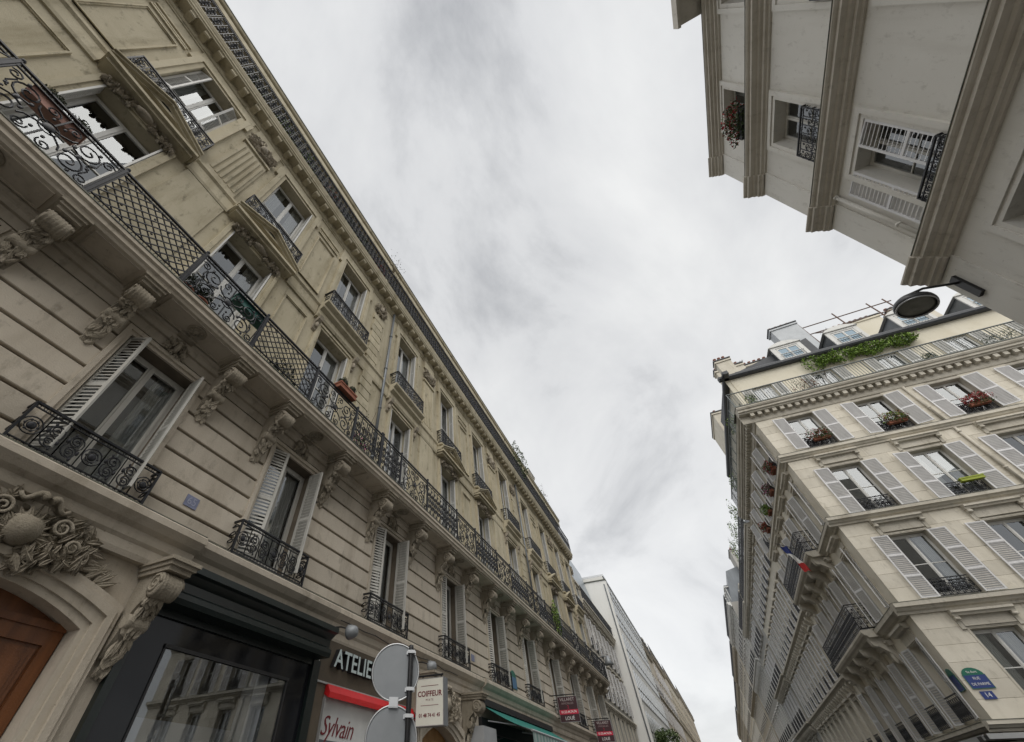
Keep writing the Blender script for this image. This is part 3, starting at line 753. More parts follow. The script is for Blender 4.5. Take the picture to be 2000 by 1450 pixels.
G_ROW = 'cream stone apartment houses along the left side'
B1 = thing('apartment_building', 'nearest cream stone house on the left, with arched oak door and black shop', 'building', FL.pt(0, 0, 0), G_ROW)
terrace_row(B1, -8.2, 6.72, [(-4.75, 'L'), (-1.6, 'P'), (1.55, 'P'), (4.75, 'L')], 2)
B2 = thing('apartment_building', 'second cream stone house on the left, above the green awning and the cream hairdresser sign', 'building', FL.pt(14, 0, 0), G_ROW)
terrace_row(B2, 6.72, 21.4, [(8.5, 'L'), (12.15, 'P'), (15.75, 'P'), (19.45, 'L')], 5)
B3 = thing('apartment_building', 'third cream stone house on the left, with two dark estate agent boards on its front', 'building', FL.pt(28, 0, 0), G_ROW)
terrace_row(B3, 21.4, 35.3, [(23.25, 'L'), (27.0, 'P'), (30.6, 'P'), (33.7, 'L')], 8)

# ------------------------------------------------------------------ ground floors on the left
def ledge(B, a, b, out=0.0):
    p = [(0, 4.60), (.06, 4.60), (.08, 4.66), (.08, 4.76), (.12, 4.80), (.14, 4.90), (.22, 4.94), (.28, 5.00), (.30, 5.02), (.30, 5.10), (.26, 5.13), (0, 5.19)]
    part('ledge', run_mb([(d + (out if d > 0 else 0), z) for d, z in p], a, b), ST_A, FL, B)
    part('ledge_flashing', run_mb([(0, 5.193), (.262 + out, 5.133), (.262 + out, 5.145), (0, 5.215)], a, b), LEAD, FL, B)
ledge(B1, -8.2, 3.42, .07); ledge(B1, 3.42, 6.72); ledge(B2, 6.72, 13.95); ledge(B2, 13.95, 21.4, .06); ledge(B3, 21.4, 35.3)
part('ground_floor_wall', wall_mb(-8.2, 6.72, 0, 4.62, [(.34, 2.62, 0, 4.1), (3.22, 6.52, .3, 4.6)], .3, 3.0), [ST_A, ROOM], FL, B1)
part('ground_floor_wall', wall_mb(6.72, 21.4, 0, 4.62, [(6.95, 10.1, .4, 3.95), (10.55, 12.45, 0, 3.85), (14.0, 20.8, .3, 4.2)], .3, 2.0), [ST_A, ROOM], FL, B2)
part('ground_floor_wall', wall_mb(21.4, 35.3, 0, 4.62, [(22, 27.8, .3, 3.9), (29, 34.6, .3, 3.9)], .3, 2.0), [ST_A, ROOM], FL, B3)

def doorway(B, c, hw, spring, crown, top, wood, seed):
    f = FL; n = 14
    arc = [(c - hw + 2 * hw * i / n, spring + (crown - spring) * (1 - ((i / n) * 2 - 1) ** 2)) for i in range(n + 1)]
    fill = MB()
    for (x0, z0), (x1, z1) in zip(arc, arc[1:]):
        fill.face([(x0, 0, z0), (x0, 0, top), (x1, 0, top), (x1, 0, z1)]); fill.face([(x0, 0, z0), (x1, 0, z1), (x1, -.3, z1), (x0, -.3, z0)])
    part('door_spandrel', fill, ST_A, f, B)
    am = MB()
    for o0, o1, dd in ((.0, .07, .05), (.07, .16, .085), (.16, .24, .13), (.24, .30, .10)):
        path = lambda o: [(c - hw - o, 0)] + [(x + (x - c) / hw * o, z + o) for x, z in arc] + [(c + hw + o, 0)]
        P, Q = path(o0), path(o1)
        for i in range(len(P) - 1):
            a, b, c_, d_ = P[i], P[i + 1], Q[i + 1], Q[i]
            am.face([(a[0], dd, a[1]), (d_[0], dd, d_[1]), (c_[0], dd, c_[1]), (b[0], dd, b[1])])
            am.face([(a[0], 0, a[1]), (a[0], dd, a[1]), (b[0], dd, b[1]), (b[0], 0, b[1])]); am.face([(d_[0], 0, d_[1]), (c_[0], 0, c_[1]), (c_[0], dd, c_[1]), (d_[0], dd, d_[1])])
    part('door_archivolt', am, ST_A, f, B)
    D = put('door', mesh('door', MB().box(-hw, hw, -.06, 0, 0, crown - .001), [wood], f), f.pt(c, -.24, 0), B)
    fz = spring - .02
    for q in (-1, 1):
        lf = MB(); a, b = (-hw + .02, -.02) if q < 0 else (.02, hw - .02); sw = .13
        lf.box(a, a + sw, 0, .035, .1, fz); lf.box(b - sw, b, 0, .035, .1, fz)
        for z0, z1 in ((.1, .3), (1.0, 1.14), (fz - .85, fz - .73), (fz - .14, fz)): lf.box(a + sw, b - sw, 0, .035, z0, z1)
        part('door_leaf', lf, wood, f, D, (c, -.24, 0))
        for z0, z1 in ((.34, .96), (fz - .69, fz - .18)):
            pn = MB(); u0, u1 = a + sw + .03, b - sw - .03
            pn.box(u0, u1, .0, .018, z0, z1); pn.box(u0 + .05, u1 - .05, .018, .034, z0 + .05, z1 - .05); pn.box(u0 + .09, u1 - .09, .034, .045, z0 + .09, z1 - .09)
            part('door_panel', pn, wood, f, D, (c, -.24, 0))
        gp = MB(); gp.box(a + sw, b - sw, .006, .012, 1.14, fz - .85); part('door_glass', gp, GLASSD, f, D, (c, -.235, 0))
        gr = iron_scroll_mb(b - a - 2 * sw, fz - 2.0, .009); part('door_grille', gr, IRON, f, D, (c + (a + b) / 2, -.215, 1.14))
    tr = MB(); tr.box(-hw + .02, hw - .02, 0, .06, fz, fz + .07); tr.box(-.04, .04, .036, .075, .1, fz); part('door_transom', tr, wood, f, D, (c, -.24, 0))
    cart = carved_mb(1.5, .72, .28, 110, seed); cart.ell((0, .08, .0), (.10, .10, .15), 14, 9)
    for q in (-1, 1):
        cart.tube([(q * (.02 + .24 * t / 9), .24 - .006 * t, .30 + .05 * sin(t * .7)) for t in range(10)], .045, 7, 0, False, True, .02)
        for (cx, cz, rr) in ((.30, .12, .10), (.50, -.02, .075)): cart.tube([(q * (cx + rr * (1 - t / 26) * cos(t * .5)), .18, cz + rr * (1 - t / 26) * sin(t * .5)) for t in range(23)], .022, 6, 0, False, True, .012)
        for j in range(7): cart.leaf((q * .035 * j, .2 - .012 * j, -.03 * j + .12), .14, .045, .07, Matrix.Rotation(q * .32 * j, 3, 'Y'))
    part('carved_cartouche', cart, ST_C, f, B, (c, .06, crown + .4))
    for q in (-1, 1):
        rd = random.Random(seed + q); br = MB()
        for i in range(22):
            t = i / 22; x = q * (.5 + t * .62); z = .16 * sin(t * 2.2) - .22 * t; a = q * (1.1 + rd.uniform(-.7, .7))
            br.leaf((x + rd.uniform(-.03, .03), .03, z + rd.uniform(-.09, .09)), .12, .04, .05, Matrix.Rotation(a, 3, 'Y'))
        part('carved_laurel', br, ST_C, f, B, (c, .05, crown + .36))
        put('console', cached(('console', 1), lambda: console_mb(2), ST_C, f), f.pt(c + q * (hw + .46), .02, 4.62), B)
doorway(B1, 1.48, 1.14, 3.82, 4.06, 4.1, WOOD, 3)
doorway(B2, 11.5, .95, 3.52, 3.82, 3.85, WOODL, 13)

# black shop
SF = part('shop_fascia', run_mb([(0, 4.24), (.40, 4.24), (.42, 4.30), (.42, 4.36), (.36, 4.40), (.36, 4.50), (.46, 4.58), (.52, 4.60), (.52, 4.68), (0, 4.70)], 3.12, 6.50), BLACKP, FL, B1)
fb = MB(); fb.box(3.14, 6.5, .0, .08, 0, .4); fb.box(3.14, 3.24, 0, .1, .4, 4.24); fb.box(6.44, 6.62, 0, .12, .4, 4.24); fb.box(3.24, 6.44, .03, .09, 4.16, 4.24); part('shop_frame', fb, BLACKP, FL, B1)
SW = part('shop_window', MB().box(3.24, 6.44, .045, .055, 3.90, 4.16).box(3.24, 3.66, .045, .055, .4, 3.90).box(5.97, 6.44, .045, .055, .4, 3.90), mat('black_glass', (.010, .011, .014), .06, 0, .25), FL, B1)
wf = MB(); wf.box(3.66, 5.97, .03, .085, 3.86, 3.90); wf.box(3.66, 3.69, .03, .07, .4, 3.86); wf.box(5.94, 5.97, .03, .07, .4, 3.86); part('window_frame', wf, DARKP, FL, SW)
part('pane', MB().box(3.69, 5.94, .045, .053, .4, 3.86), GLASSC, FL, SW)
part('display_partition', MB().box(3.6, 6.4, -.95, -.9, 0, 3.3).box(5.55, 5.8, -.45, -.2, 0, 4.2).box(3.5, 6.5, -1.0, -.3, 4.2, 4.25), mat('white_shop_interior', (.78, .79, .79), .8), FL, SW)
# hairdresser's shop
part('shop_fascia', MB().box(6.62, 10.2, 0, .07, 3.99, 4.62).box(6.45, 6.93, 0, .055, 0, 3.975).box(10.02, 10.3, 0, .055, 0, 3.975), BRONZE, FL, B2)
part('shop_trim', MB().box(6.60, 10.25, 0, .085, 3.965, 3.99).box(6.60, 6.63, .0, .085, 0, 3.965).box(6.60, 6.62, .0, .085, 3.99, 4.60).box(6.92, 6.935, 0, .11, .3, 3.78), ALU, FL, B2)
lt = text_mb('ATELIER', .40, .05, 0, .006, 1.02); lt.v = [(x * .98, y, z * 1.02) for x, y, z in lt.v]
L1 = part('sign_lettering', lt, DARKP, FL, B2, (7.66, .115, 4.345)); L1['label'] = 'raised block letters reading ATELIER'
lt2 = text_mb('ATELIER', .40, .002, 0, .004, 1.02); lt2.v = [(x * .98, y, z * 1.02) for x, y, z in lt2.v]
part('letter_face', lt2, LETPALE, FL, L1, (7.66, .169, 4.345))
part('red_valance', run_mb([(.03, 3.97), (.10, 3.97), (.17, 3.86), (.17, 3.78), (.15, 3.78), (.03, 3.84)], 6.94, 10.02), REDP, FL, B2)
SW2 = part('shop_window', MB().box(6.94, 10.02, .03, .036, .4, 3.84), mat('frosted_shop_window', (.70, .71, .70), .12, 0, .6, var=.25, scale=1.2), FL, B2)
part('sign_lettering', text_mb('Sylvain', .38, .003, .35, -.002, .92), MAROON, FL, SW2, (7.46, .042, 3.42))
part('print_band', MB().box(6.96, 8.9, .036, .041, 3.17, 3.25), mat('grey_print', (.10, .11, .12), .5), FL, SW2)
# awning shop front, far houses
part('shop_frame', MB().box(13.95, 20.85, .0, .1, 3.95, 4.25).box(13.95, 14.2, 0, .1, 0, 3.95).box(20.6, 20.85, 0, .1, 0, 3.95), DARKP, FL, B2)
part('shop_window', MB().box(14.2, 20.6, .03, .04, .4, 3.95), GLASSD, FL, B2)
part('shop_window', MB().box(22, 27.8, .03, .04, .4, 3.9).box(29, 34.6, .03, .04, .4, 3.9), GLASSD, FL, B3)
part('shop_kiosk_panel', MB().box(13.0, 13.9, .0, .55, 2.2, 3.95), mat('pale_grey_panel', (.42, .43, .44), .5, var=.1), FL, B2)

def aw():
    b = MB(); n = 10; y0, y1 = 14.0, 20.9
    for i in range(n):
        a, c = y0 + (y1 - y0) * i / n, y0 + (y1 - y0) * (i + 1) / n
        for k in range(6):
            t0, t1 = k / 6, (k + 1) / 6
            P = lambda t: (.12 + 1.45 * t, 4.52 - .62 * t - .05 * sin(pi * t))
            (d0, z0), (d1, z1) = P(t0), P(t1)
            b.face([(a, d0, z0), (a, d1, z1), (c, d1, z1), (c, d0, z0)]); b.face([(a, d0, z0 - .006), (c, d0, z0 - .006), (c, d1, z1 - .006), (a, d1, z1 - .006)])
    return b
AW = thing('shop_awning', 'teal green cloth awning sloping over the far shop on the left', 'awning', FL.pt(14, .1, 4.5))
part('awning_cloth', aw(), TEAL, FL, AW)
va = MB()
for i in range(46):
    a, c = 14.0 + i * .15, 14.0 + (i + 1) * .15
    va.face([(a, 1.575, 3.9), (a, 1.575 + .01 * (i % 2), 3.62), (c, 1.575 + .01 * ((i + 1) % 2), 3.62), (c, 1.575, 3.9)], i % 2)
part('valance', va, [TEALS, mat('pale_valance_stripe', (.36, .42, .40), .8)], FL, AW)
part('front_bar', MB().tube([(13.97, 1.57, 3.9), (20.93, 1.57, 3.9)], .03, 8), ALU, FL, AW)
for q in (14.4, 17.4, 20.5): part('folding_arm', MB().tube([(q, .12, 4.2), (q + .3, .9, 4.1), (q, 1.55, 3.9)], .02, 6), ALU, FL, AW)
part('cassette', MB().box(13.95, 20.95, .1, .24, 4.5, 4.66), DARKP, FL, AW)

# ------------------------------------------------------------------ near right plastered house
B4 = thing('apartment_building', 'pale grey plastered house overhead at upper right with heavy brown cornices', 'building', FR.pt(4, 0, 0))
rows4 = [(7.3, 9.68), (10.75, 13.07), (13.98, 16.22), (17.05, 18.95)]
bays4 = [-4.4, -.75, 2.9, 6.55]
ops = [(c - .63, c + .63, a, b) for c in bays4 for a, b in rows4]
part('wall', wall_mb(-8, 9.0, 0, 19.3, ops, .3), [PLAST, ROOM], FR, B4)
part('corner_pilaster', MB().box(8.24, 9.0, 0, .035, 0, 10.36).box(8.24, 9.0, 0, .035, 10.78, 13.55).box(8.24, 9.0, 0, .035, 13.92, 16.6).box(8.24, 9.0, 0, .035, 17.02, 19.2), PLAST, FR, B4)
for z0, z1, dd in ((10.30, 10.72, .40), (13.50, 13.88, .40), (16.56, 16.98, .42), (19.12, 19.46, .36)):
    h = z1 - z0
    pr_ = [(0, z0), (.05, z0), (.07, z0 + h * .12), (.13, z0 + h * .14), (.13, z0 + h * .34), (.2, z0 + h * .38), (.22, z0 + h * .52), (dd * .82, z0 + h * .56), (dd * .82, z0 + h * .74), (dd * .92, z0 + h * .78), (dd, z0 + h * .86), (dd, z1 - .02), (0, z1)]
    part('cornice', run_mb(pr_, -8, 8.85), PTRIM, FR, B4)
    part('cornice_return', run_mb([(d + .055 if d else 0, z) for d, z in pr_], 8.28, 9.06), PTRIM, FR, B4)
    part('cornice_flashing', run_mb([(0, z1 + .004), (dd + .015, z1 - .018), (dd + .015, z1 - .004), (0, z1 + .02)], -8, 8.28), LEAD, FR, B4)
part('roof_gutter', MB().box(-8, 8.9, -.3, .3, 19.47, 19.56), LEAD, FR, B4)
part('roof', MB().prism([(.2, 19.56), (-6, 19.56), (-6, 22), (-2.2, 22)][::-1], -8, 8.9), ZINC, FR, B4)
part('party_wall', MB().box(-8, 8.99, -10, -1.4, 0, 19.5).box(8.9, 8.995, -1.4, -.001, 0, 19.4), PLAST, FR, B4)
part('roof_eave_box', MB().box(-8, 3.62, .0, 1.0, 19.58, 19.75).box(-8, 3.66, .95, 1.04, 19.5, 19.86), PTRIM, FR, B4)
for ci, c in enumerate(bays4):
    for ri, (a, b) in enumerate(rows4):
        put('window_surround', cached(('sur4', a), lambda: surround_mb(.63, a, b, .24, .07), PLAST, FR), FR.pt(c, 0, 0), B4)
        far_on = ci == 3 and ri == 1
        window(FR, B4, c, a + .01, 1.26, b - a - .02, 2, .26, WHITE2, 4 if far_on else None, 177 if far_on else None, .62, GREYSH, b - a - .04, .0 if far_on else 0, [0, 0, 0, 2][ri], 2, seed=ri, pitch=.1)
        if ri >= 1: window_balcony(FR, B4, c, a + .0, .66, .13, 1.0 if ri == 2 else .48)
# bracket lamp on its corner
LM = thing('bracket_lamp', 'dark oval street lamp on an iron arm fixed to the grey house corner', 'street lamp', FR.pt(8.72, 0, 9.8))
part('wall_plate', MB().box(8.64, 8.80, .037, .10, 9.46, 10.08), DARKP, FR, LM)
part('arm', MB().tube([(8.72, .09, 9.92), (8.70, .35, 9.98), (8.66, .62, 10.02), (8.66, 1.0, 9.96)], .026, 8, 0, False, True), DARKP, FR, LM)
K_ = 1.25; LT = (0, .30, 0)                 # the lamp head hangs a little out of level
lh = MB().lathe([(.03, .22), (.05, .20), (.10, .16), (.20, .10), (.255, .03), (.265, -.02), (.26, -.06), (.235, -.075), (.232, -.04), (.0, -.035)], (0, 0, 0), 28)
lh.v = [(x * K_, y * K_, z * K_) for x, y, z in lh.v]
lamp_h = put('lamp_housing', mesh('lamp_housing', lh, mat('dark_grey_lamp_paint', (.035, .037, .04), .4)), FR.pt(8.68, 1.0, 9.68), LM, LT)
put('lens', mesh('lens', MB().lathe([(.0, -.106), (.15, -.094), (.25, -.065), (.285, -.056)], (0, 0, 0), 28), mat('lamp_lens', (.26, .26, .22), .2, 0, .6, var=.3, scale=8)), FR.pt(8.68, 1.0, 9.68), LM, LT)
put('lens_ring', mesh('lens_ring', MB().tube([(.304 * cos(i * pi / 14), .304 * sin(i * pi / 14), -.09) for i in range(28)], .016, 6, 0, True, True), ALU), FR.pt(8.68, 1.0, 9.68), LM, LT)

# ------------------------------------------------------------------ corner house on the right
B5 = thing('apartment_building', 'cream corner house on the right with louvred shutters and a planted roof terrace', 'building', FS.pt(0, 0, 0))
rows5 = [(4.45, 6.70), (7.72, 10.06), (11.10, 13.38), (14.56, 16.52)]
bays5 = [1.93 + 3.09 * i for i in range(5)]
S5 = 17.2
ops = [(c - .64, c + .64, a, b) for c in bays5 for a, b in rows5]
WL5 = part('wall', wall_mb(0, S5, 0, 17.0, ops + [(1.2, 16.8, .3, 3.9)], .3), [ST_RT, ROOM], FS, B5)
levels = [(4.36, 7.28), (7.66, 10.72), (11.08, 14.06), (14.44, 16.72)]
rd = random.Random(4)
for li, (za, zb) in enumerate(levels):
    n = round((zb - za) / .49); ch = (zb - za) / n
    piers = [(0.0, bays5[0] - .64)] + [(a + .64, b - .64) for a, b in zip(bays5, bays5[1:])] + [(bays5[-1] + .64, S5)]
    for k in range(n):
        z0 = za + k * ch; ra, rb = rows5[li]
        inw = z0 + ch * .5 < rb + .06
        if inw:
            segs = []
            for pi_, (a, b) in enumerate(piers):
                if pi_ == 0: segs.append((a, b))
                else:
                    m_ = a + (b - a) * (.36 if k % 2 else .64); segs += [(a, m_), (m_, b)]
        else:
            segs = []; x = 0
            while x < S5 - .01:
                L_ = min(1.55 if (k % 2 or x) else .8, S5 - x); segs.append((x, x + L_)); x += L_
        for a, b in segs:
            L_ = round(b - a, 2); hh = round(ch, 3)
            put('stone_block', cached(('blk', L_, hh), lambda: MB().prism([(-.004, .0035), (.010, .0035), (.014, .008), (.014, hh - .008), (.010, hh - .0035), (-.004, hh - .0035)], .0035, L_ - .0035), ST_R, FS), FS.pt(a, 0, z0), WL5)
def band(f, B, z0, z1, dd, a, b, m_=ST_RT, name='string_course'):
    h = z1 - z0
    part(name, run_mb([(0, z0), (dd * .3, z0), (dd * .35, z0 + h * .2), (dd * .6, z0 + h * .3), (dd * .75, z0 + h * .5), (dd, z0 + h * .55), (dd, z1 - .03), (0, z1)], a, b), m_, f, B)
    part(name + '_flashing', run_mb([(0, z1 + .003), (dd + .01, z1 - .028), (dd + .01, z1 - .016), (0, z1 + .016)], a, b), LEAD, f, B)
bands5 = [(4.08, 4.36, .30), (7.28, 7.66, .34), (10.72, 11.07, .30), (14.06, 14.43, .24)]
for z0, z1, dd in bands5:
    band(FS, B5, z0, z1, dd, -dd, S5); band(FR, B5, z0 + .001, z1 + .001, dd, 22.72, 36.0)
# hoods on little brackets above the windows
def hood(hh):
    b = MB(); b.add(run_mb([(0, -.12), (.18, -.12), (.20, -.06), (.26, -.03), (.26, .04), (0, .06)], -.86, .86)); b.box(-.7, .7, 0, .05, -hh, -.12); return b
def hbr(hh):
    b = MB(); b.prism([(0, -hh - .1), (.05, -hh - .08), (.07, -hh * .5), (.16, -.22), (.19, -.12), (0, -.12)][::1], -.06, .06); b.lathe([(.05, -.075), (.055, 0), (.05, .075)], (0, .14, -.2), 10, 0, 0); return b
for c in bays5:
    for zt, hh in ((14.04, .42), (10.70, .46), (7.26, .42)):
        put('window_hood', cached(('hood', hh), lambda: hood(hh), ST_RT, FS), FS.pt(c, .022, zt - .062), B5)
        for q in (-1, 1): put('hood_bracket', cached(('hbr', hh), lambda: hbr(hh), ST_RT, FS), FS.pt(c + q * .78, .022, zt - .062), B5)
rd = random.Random(11)
for ci, c in enumerate(bays5):
    for ri, (a, b) in enumerate(rows5):
        put('window_surround', cached(('sur5', a), lambda: surround_mb(.64, a, b, .07, .03), ST_RT, FS), FS.pt(c, .0, 0), B5)
        sh = ri > 0
        window(FS, B5, c, a + .01, 1.28, b - a - .02, [2, 2, 2, 2][ri], .26, WHITE, rd.choice([170, 175, 178]) if sh else None, rd.choice([168, 174, 178]) if sh else None, .60, GREYSH, b - a - .02, .02, rd.choice([0, 0, 2, 1]) if ri else 2, 3 if ri in (1, 2) else 2, seed=ci + ri)
        if ri: put('window_guard', cached(('grd5',), lambda: iron_dense_mb(1.2, .62), IRON, FS), FS.pt(c, -.06, a + .02), B5)
# dentil cornice round the corner
def dent(): return MB().box(-.09, .09, .06, .30, 16.98, 17.18)
for f, a, b in ((FS, -.1, S5), (FR, 22.8, 36.0)):
    part('cornice', run_mb([(0, 16.7), (.05, 16.7), (.07, 16.78), (.06, 16.97), (.06, 17.185), (.34, 17.185), (.36, 17.25), (.44, 17.28), (.44, 17.38), (.5, 17.42), (.54, 17.5), (.54, 17.56), (0, 17.58)], a - (.44 if f is FS else 0), b), ST_RT, f, B5)
    n = int((b - a) / .36)
    for i in range(n): put('dentil', cached(('dent',), dent, ST_RT, f), f.pt(a + .15 + i * .36, 0, 0), B5)
    part('terrace_deck', MB().box(a - (.46 if f is FS else 0), b, -1.0, .55, 17.583, 17.61), LEAD, f, B5)
    L_ = 1.3; n = int((b - a + .4) / L_)
    def bars():
        q = MB(); q.box(0, L_, -.03, .03, 1.02, 1.06); q.box(0, L_, -.015, .015, .08, .11); q.box(0, .04, -.02, .02, 0, 1.02)
        for k in range(1, 10): q.box(k * .13 - .008, k * .13 + .008, -.008, .008, .11, 1.02)
        return q
    for i in range(n): put('terrace_railing_panel', cached(('bars',), bars, IRONG, f), f.pt(a - .4 + i * L_, .42, 17.61), B5)
# attic, mansard, dormers
aops = [(c - .55, c + .55, 17.65, 19.65) for c in bays5]
part('attic_wall', wall_mb(.5, S5, 17.6, 20.75, aops, .2, .6), [CREAM, ROOM], FS, B5, (0, -.9, 0))
part('attic_wall', wall_mb(23.6, 36, 17.6, 20.75, [(c - .5, c + .5, 17.65, 19.6) for c in (25.2, 28.4, 31.6, 34.4)], .2, .6), [CREAM, ROOM], FR, B5, (0, -.65, 0))
for i, c in enumerate(bays5): window(FS, B5, c, 17.66, 1.1, 1.97, 2, 1.05, WHITE, 178, 178, .5, WHITE, 1.9, -.88, 0, 2)
for f, a, b, dd in ((FS, .2, S5, -.9), (FR, 22.9, 36.0, -.65)):
    part('eave', run_mb([(dd, 20.7), (dd + .25, 20.7), (dd + .32, 20.78), (dd + .32, 20.92), (dd, 20.95)], a, b), SLATE, f, B5)
part('mansard_roof', MB().prism([(-.75, 20.9), (-1.0, 21.3), (-4.5, 22.6), (-8, 22.6), (-8, 20.9)], 1.4, S5), SLATE, FS, B5)
part('mansard_roof', MB().prism([(-.5, 20.9), (-.8, 21.4), (-6, 22.6), (-6, 20.9)], 24.2, 36.0), SLATE, FR, B5)
part('party_wall', MB().box(1.7, S5, -9, -1.6, 0, 20.8).box(S5 - .3, S5, -1.6, -.01, 0, 17), ST_R, FS, B5)
def dormer():
    b = MB(); b.box(-.75, .75, -1.6, .0, 0, 1.35, 1); b.box(-.82, .82, -.02, .06, 0, .09, 0); b.box(-.82, -.6, -.02, .05, .09, 1.35); b.box(.6, .82, -.02, .05, .09, 1.35); b.box(-.6, .6, -.02, .05, 1.2, 1.35)
    n = 8
    for i in range(n):
        t0, t1 = -1 + 2 * i / n, -1 + 2 * (i + 1) / n; z0, z1 = 1.35 + .32 * (1 - t0 * t0), 1.35 + .32 * (1 - t1 * t1)
        b.face([(t0 * .9, .12, 1.35), (t0 * .9, .12, z0), (t1 * .9, .12, z1), (t1 * .9, .12, 1.35)]); b.face([(t0 * .9, .12, z0), (t0 * .9, -1.7, z0), (t1 * .9, -1.7, z1), (t1 * .9, .12, z1)], 1)
    b.box(-.9, .9, -1.7, .12, 1.34, 1.36, 0)
    return b
for c in (4.75, 7.75, 10.95, 14.2):
    dm = put('dormer', cached(('dormer',), dormer, [WHITE, ZINC], FS), FS.pt(c, -.98, 21.0), B5)
    put('dormer_window', cached(('dw',), lambda: casement_mb(1.2, 1.1, 2), WHITE, FS), FS.pt(c, -.955, 21.09), dm)
    put('pane', cached(('dwp',), lambda: pane_mb(1.05, .9), GLASSM, FS), FS.pt(c, -.965, 21.2), dm)
    put('dormer_guard', cached(('dg',), lambda: (lambda q: [q.box(-.62, .62, -.012, .012, .5, .53), [q.box(-.6 + k * .13, -.585 + k * .13, -.006, .006, 0, .5) for k in range(10)], q][-1])(MB()), IRONG, FS), FS.pt(c, -.86, 21.05), dm)
def chimney(B, wpos, lx, ly, h, m_, pots, rz=0):
    ch_ = put('chimney', mesh('chimney', MB().box(-lx / 2, lx / 2, -ly / 2, ly / 2, 0, h).box(-lx / 2 - .06, lx / 2 + .06, -ly / 2 - .06, ly / 2 + .06, h - .18, h - .05), m_), wpos, B, rz)
    put('chimney_cap', mesh('chimney_cap', MB().box(-lx / 2 - .09, lx / 2 + .09, -ly / 2 - .09, ly / 2 + .09, h, h + .07), SLATE), wpos, ch_)
    for i in range(pots):
        t = (i + .5) / pots - .5; L_ = max(lx, ly) * .9
        o = Vector((t * L_, 0, h + .07)) if lx > ly else Vector((0, t * L_, h + .07))
        put('chimney_pot', cached(('pot',), lambda: MB().lathe([(.11, 0), (.105, .1), (.09, .3), (.105, .33), (.105, .38), (.08, .38), (.075, .2)], (0, 0, 0), 10), TERRAD), Vector(wpos) + o, ch_)
    return ch_
chimney(B5, (14.6, 26.4, 20.5), 1.6, .8, 5.3, mat('pale_zinc_clad', (.42, .44, .46), .5, .2, var=.2, scale=2), 4)
chimney(B5, (10.3, 27.0, 20.5), 1.8, .6, 3.75, ST_R, 6)
chimney(B5, (12.3, 27.6, 20.5), 1.8, .6, 3.9, ST_R, 5)
chimney(B5, (18.2, 26.8, 20.5), 2.4, .8, 4.0, CREAM, 7)
chimney(B5, (21.3, 27.4, 20.5), 1.6, .8, 4.6, ST_R, 5)
chimney(B5, (9.6, 25.2, 20.3), .9, .5, 3.3, ST_R, 3)
chimney(B5, (9.3, 33.5, 20.0), .7, 3.6, 4.2, ST_R, 7)
rl = MB()                                           # tube rails on the roof ridge
P_ = lambda s, z, d=-3.0: (s, d, z)
for a, b in ((P_(7.6, 25.15), P_(13.0, 25.35)), (P_(7.8, 24.4), P_(13.0, 24.55))): rl.tube([a, b], .04, 6)
for s_ in (7.75, 9.9, 11.9, 12.8): rl.tube([P_(s_, 23.4), P_(s_ - .05, 25.7)], .045, 6)
for s_ in (8.6, 12.3): rl.tube([P_(s_, 23.2, -2.0), P_(s_ + .4, 25.6, -4.4)], .04, 6)
RL = thing('roof_rail', 'rusty tube guard rails standing on the ridge behind the dormers', 'railing', FS.pt(10, -3, 23.4))
part('tubes', rl, SCAF, FS, RL)
# street side of the corner house
baysW = [24.35, 26.95, 29.55, 32.15, 34.75]
opsW = [(c - .6, c + .6, a, b) for c in baysW for a, b in rows5]
part('wall', wall_mb(22.7, 36.0, 0, 17.0, opsW, .3), [ST_R, ROOM], FR, B5)
for c in baysW:
    for ri, (a, b) in enumerate(rows5):
        put('window_surround', cached(('sur5w', a), lambda: surround_mb(.6, a, b, .08, .05), ST_RT, FR), FR.pt(c, 0, 0), B5)
        window(FR, B5, c, a + .01, 1.2, b - a - .02, 2, .26, WHITE, 150 if ri else 168, 158 if ri else 168, .58, GREYSH, b - a - .02, .02, 0, 2)
        if ri in (0, 3): put('window_guard', cached(('grd5w',), lambda: iron_dense_mb(1.2, .7), IRON, FR), FR.pt(c, .1, a + .02), B5)
    for zt, hh in ((14.04, .4), (10.70, .44), (7.26, .42)): put('window_hood', cached(('hood', hh), lambda: hood(hh), ST_RT, FR), FR.pt(c, .0, zt - .063), B5)
for z in (7.66, 11.07):
    sl = part('balcony_slab', run_mb([(0, z - .25), (.62, z - .25), (.66, z - .18), (.74, z - .14), (.78, z - .06), (.78, z + .02), (0, z + .03)], 26.2, 34.4), ST_RT, FR, B5)
    for i in range(6):
        put('railing_panel', cached(('rw',), lambda: iron_dense_mb(1.34, 1.0), IRON, FR), FR.pt(26.9 + i * 1.36, .72, z + .03), sl)
    for q in (26.24, 34.36): put('side_railing', cached(('rws',), lambda: MB().box(-.015, .015, -.7, 0, .97, 1.0).box(-.01, .01, -.7, 0, .05, .08).add(iron_dense_mb(.68, 1.0), (0, -.35, 0), False, pi / 2), IRON, FR), FR.pt(q, .72, z + .03), sl)
    for i in range(5):
        put('console', cached(('conw',), lambda: MB().prism([(0, -.95), (.08, -.9), (.16, -.6), (.42, -.34), (.62, -.22), (.66, -.001), (0, -.001)], -.16, .16).lathe([(.11, -.17), (.12, 0), (.11, .17)], (0, .5, -.2), 12, 0, 0).ell((0, .16, -.66), (.1, .1, .26), 8, 6), ST_RT, FR), FR.pt(26.55 + i * 1.88, .0, z - .25), B5)
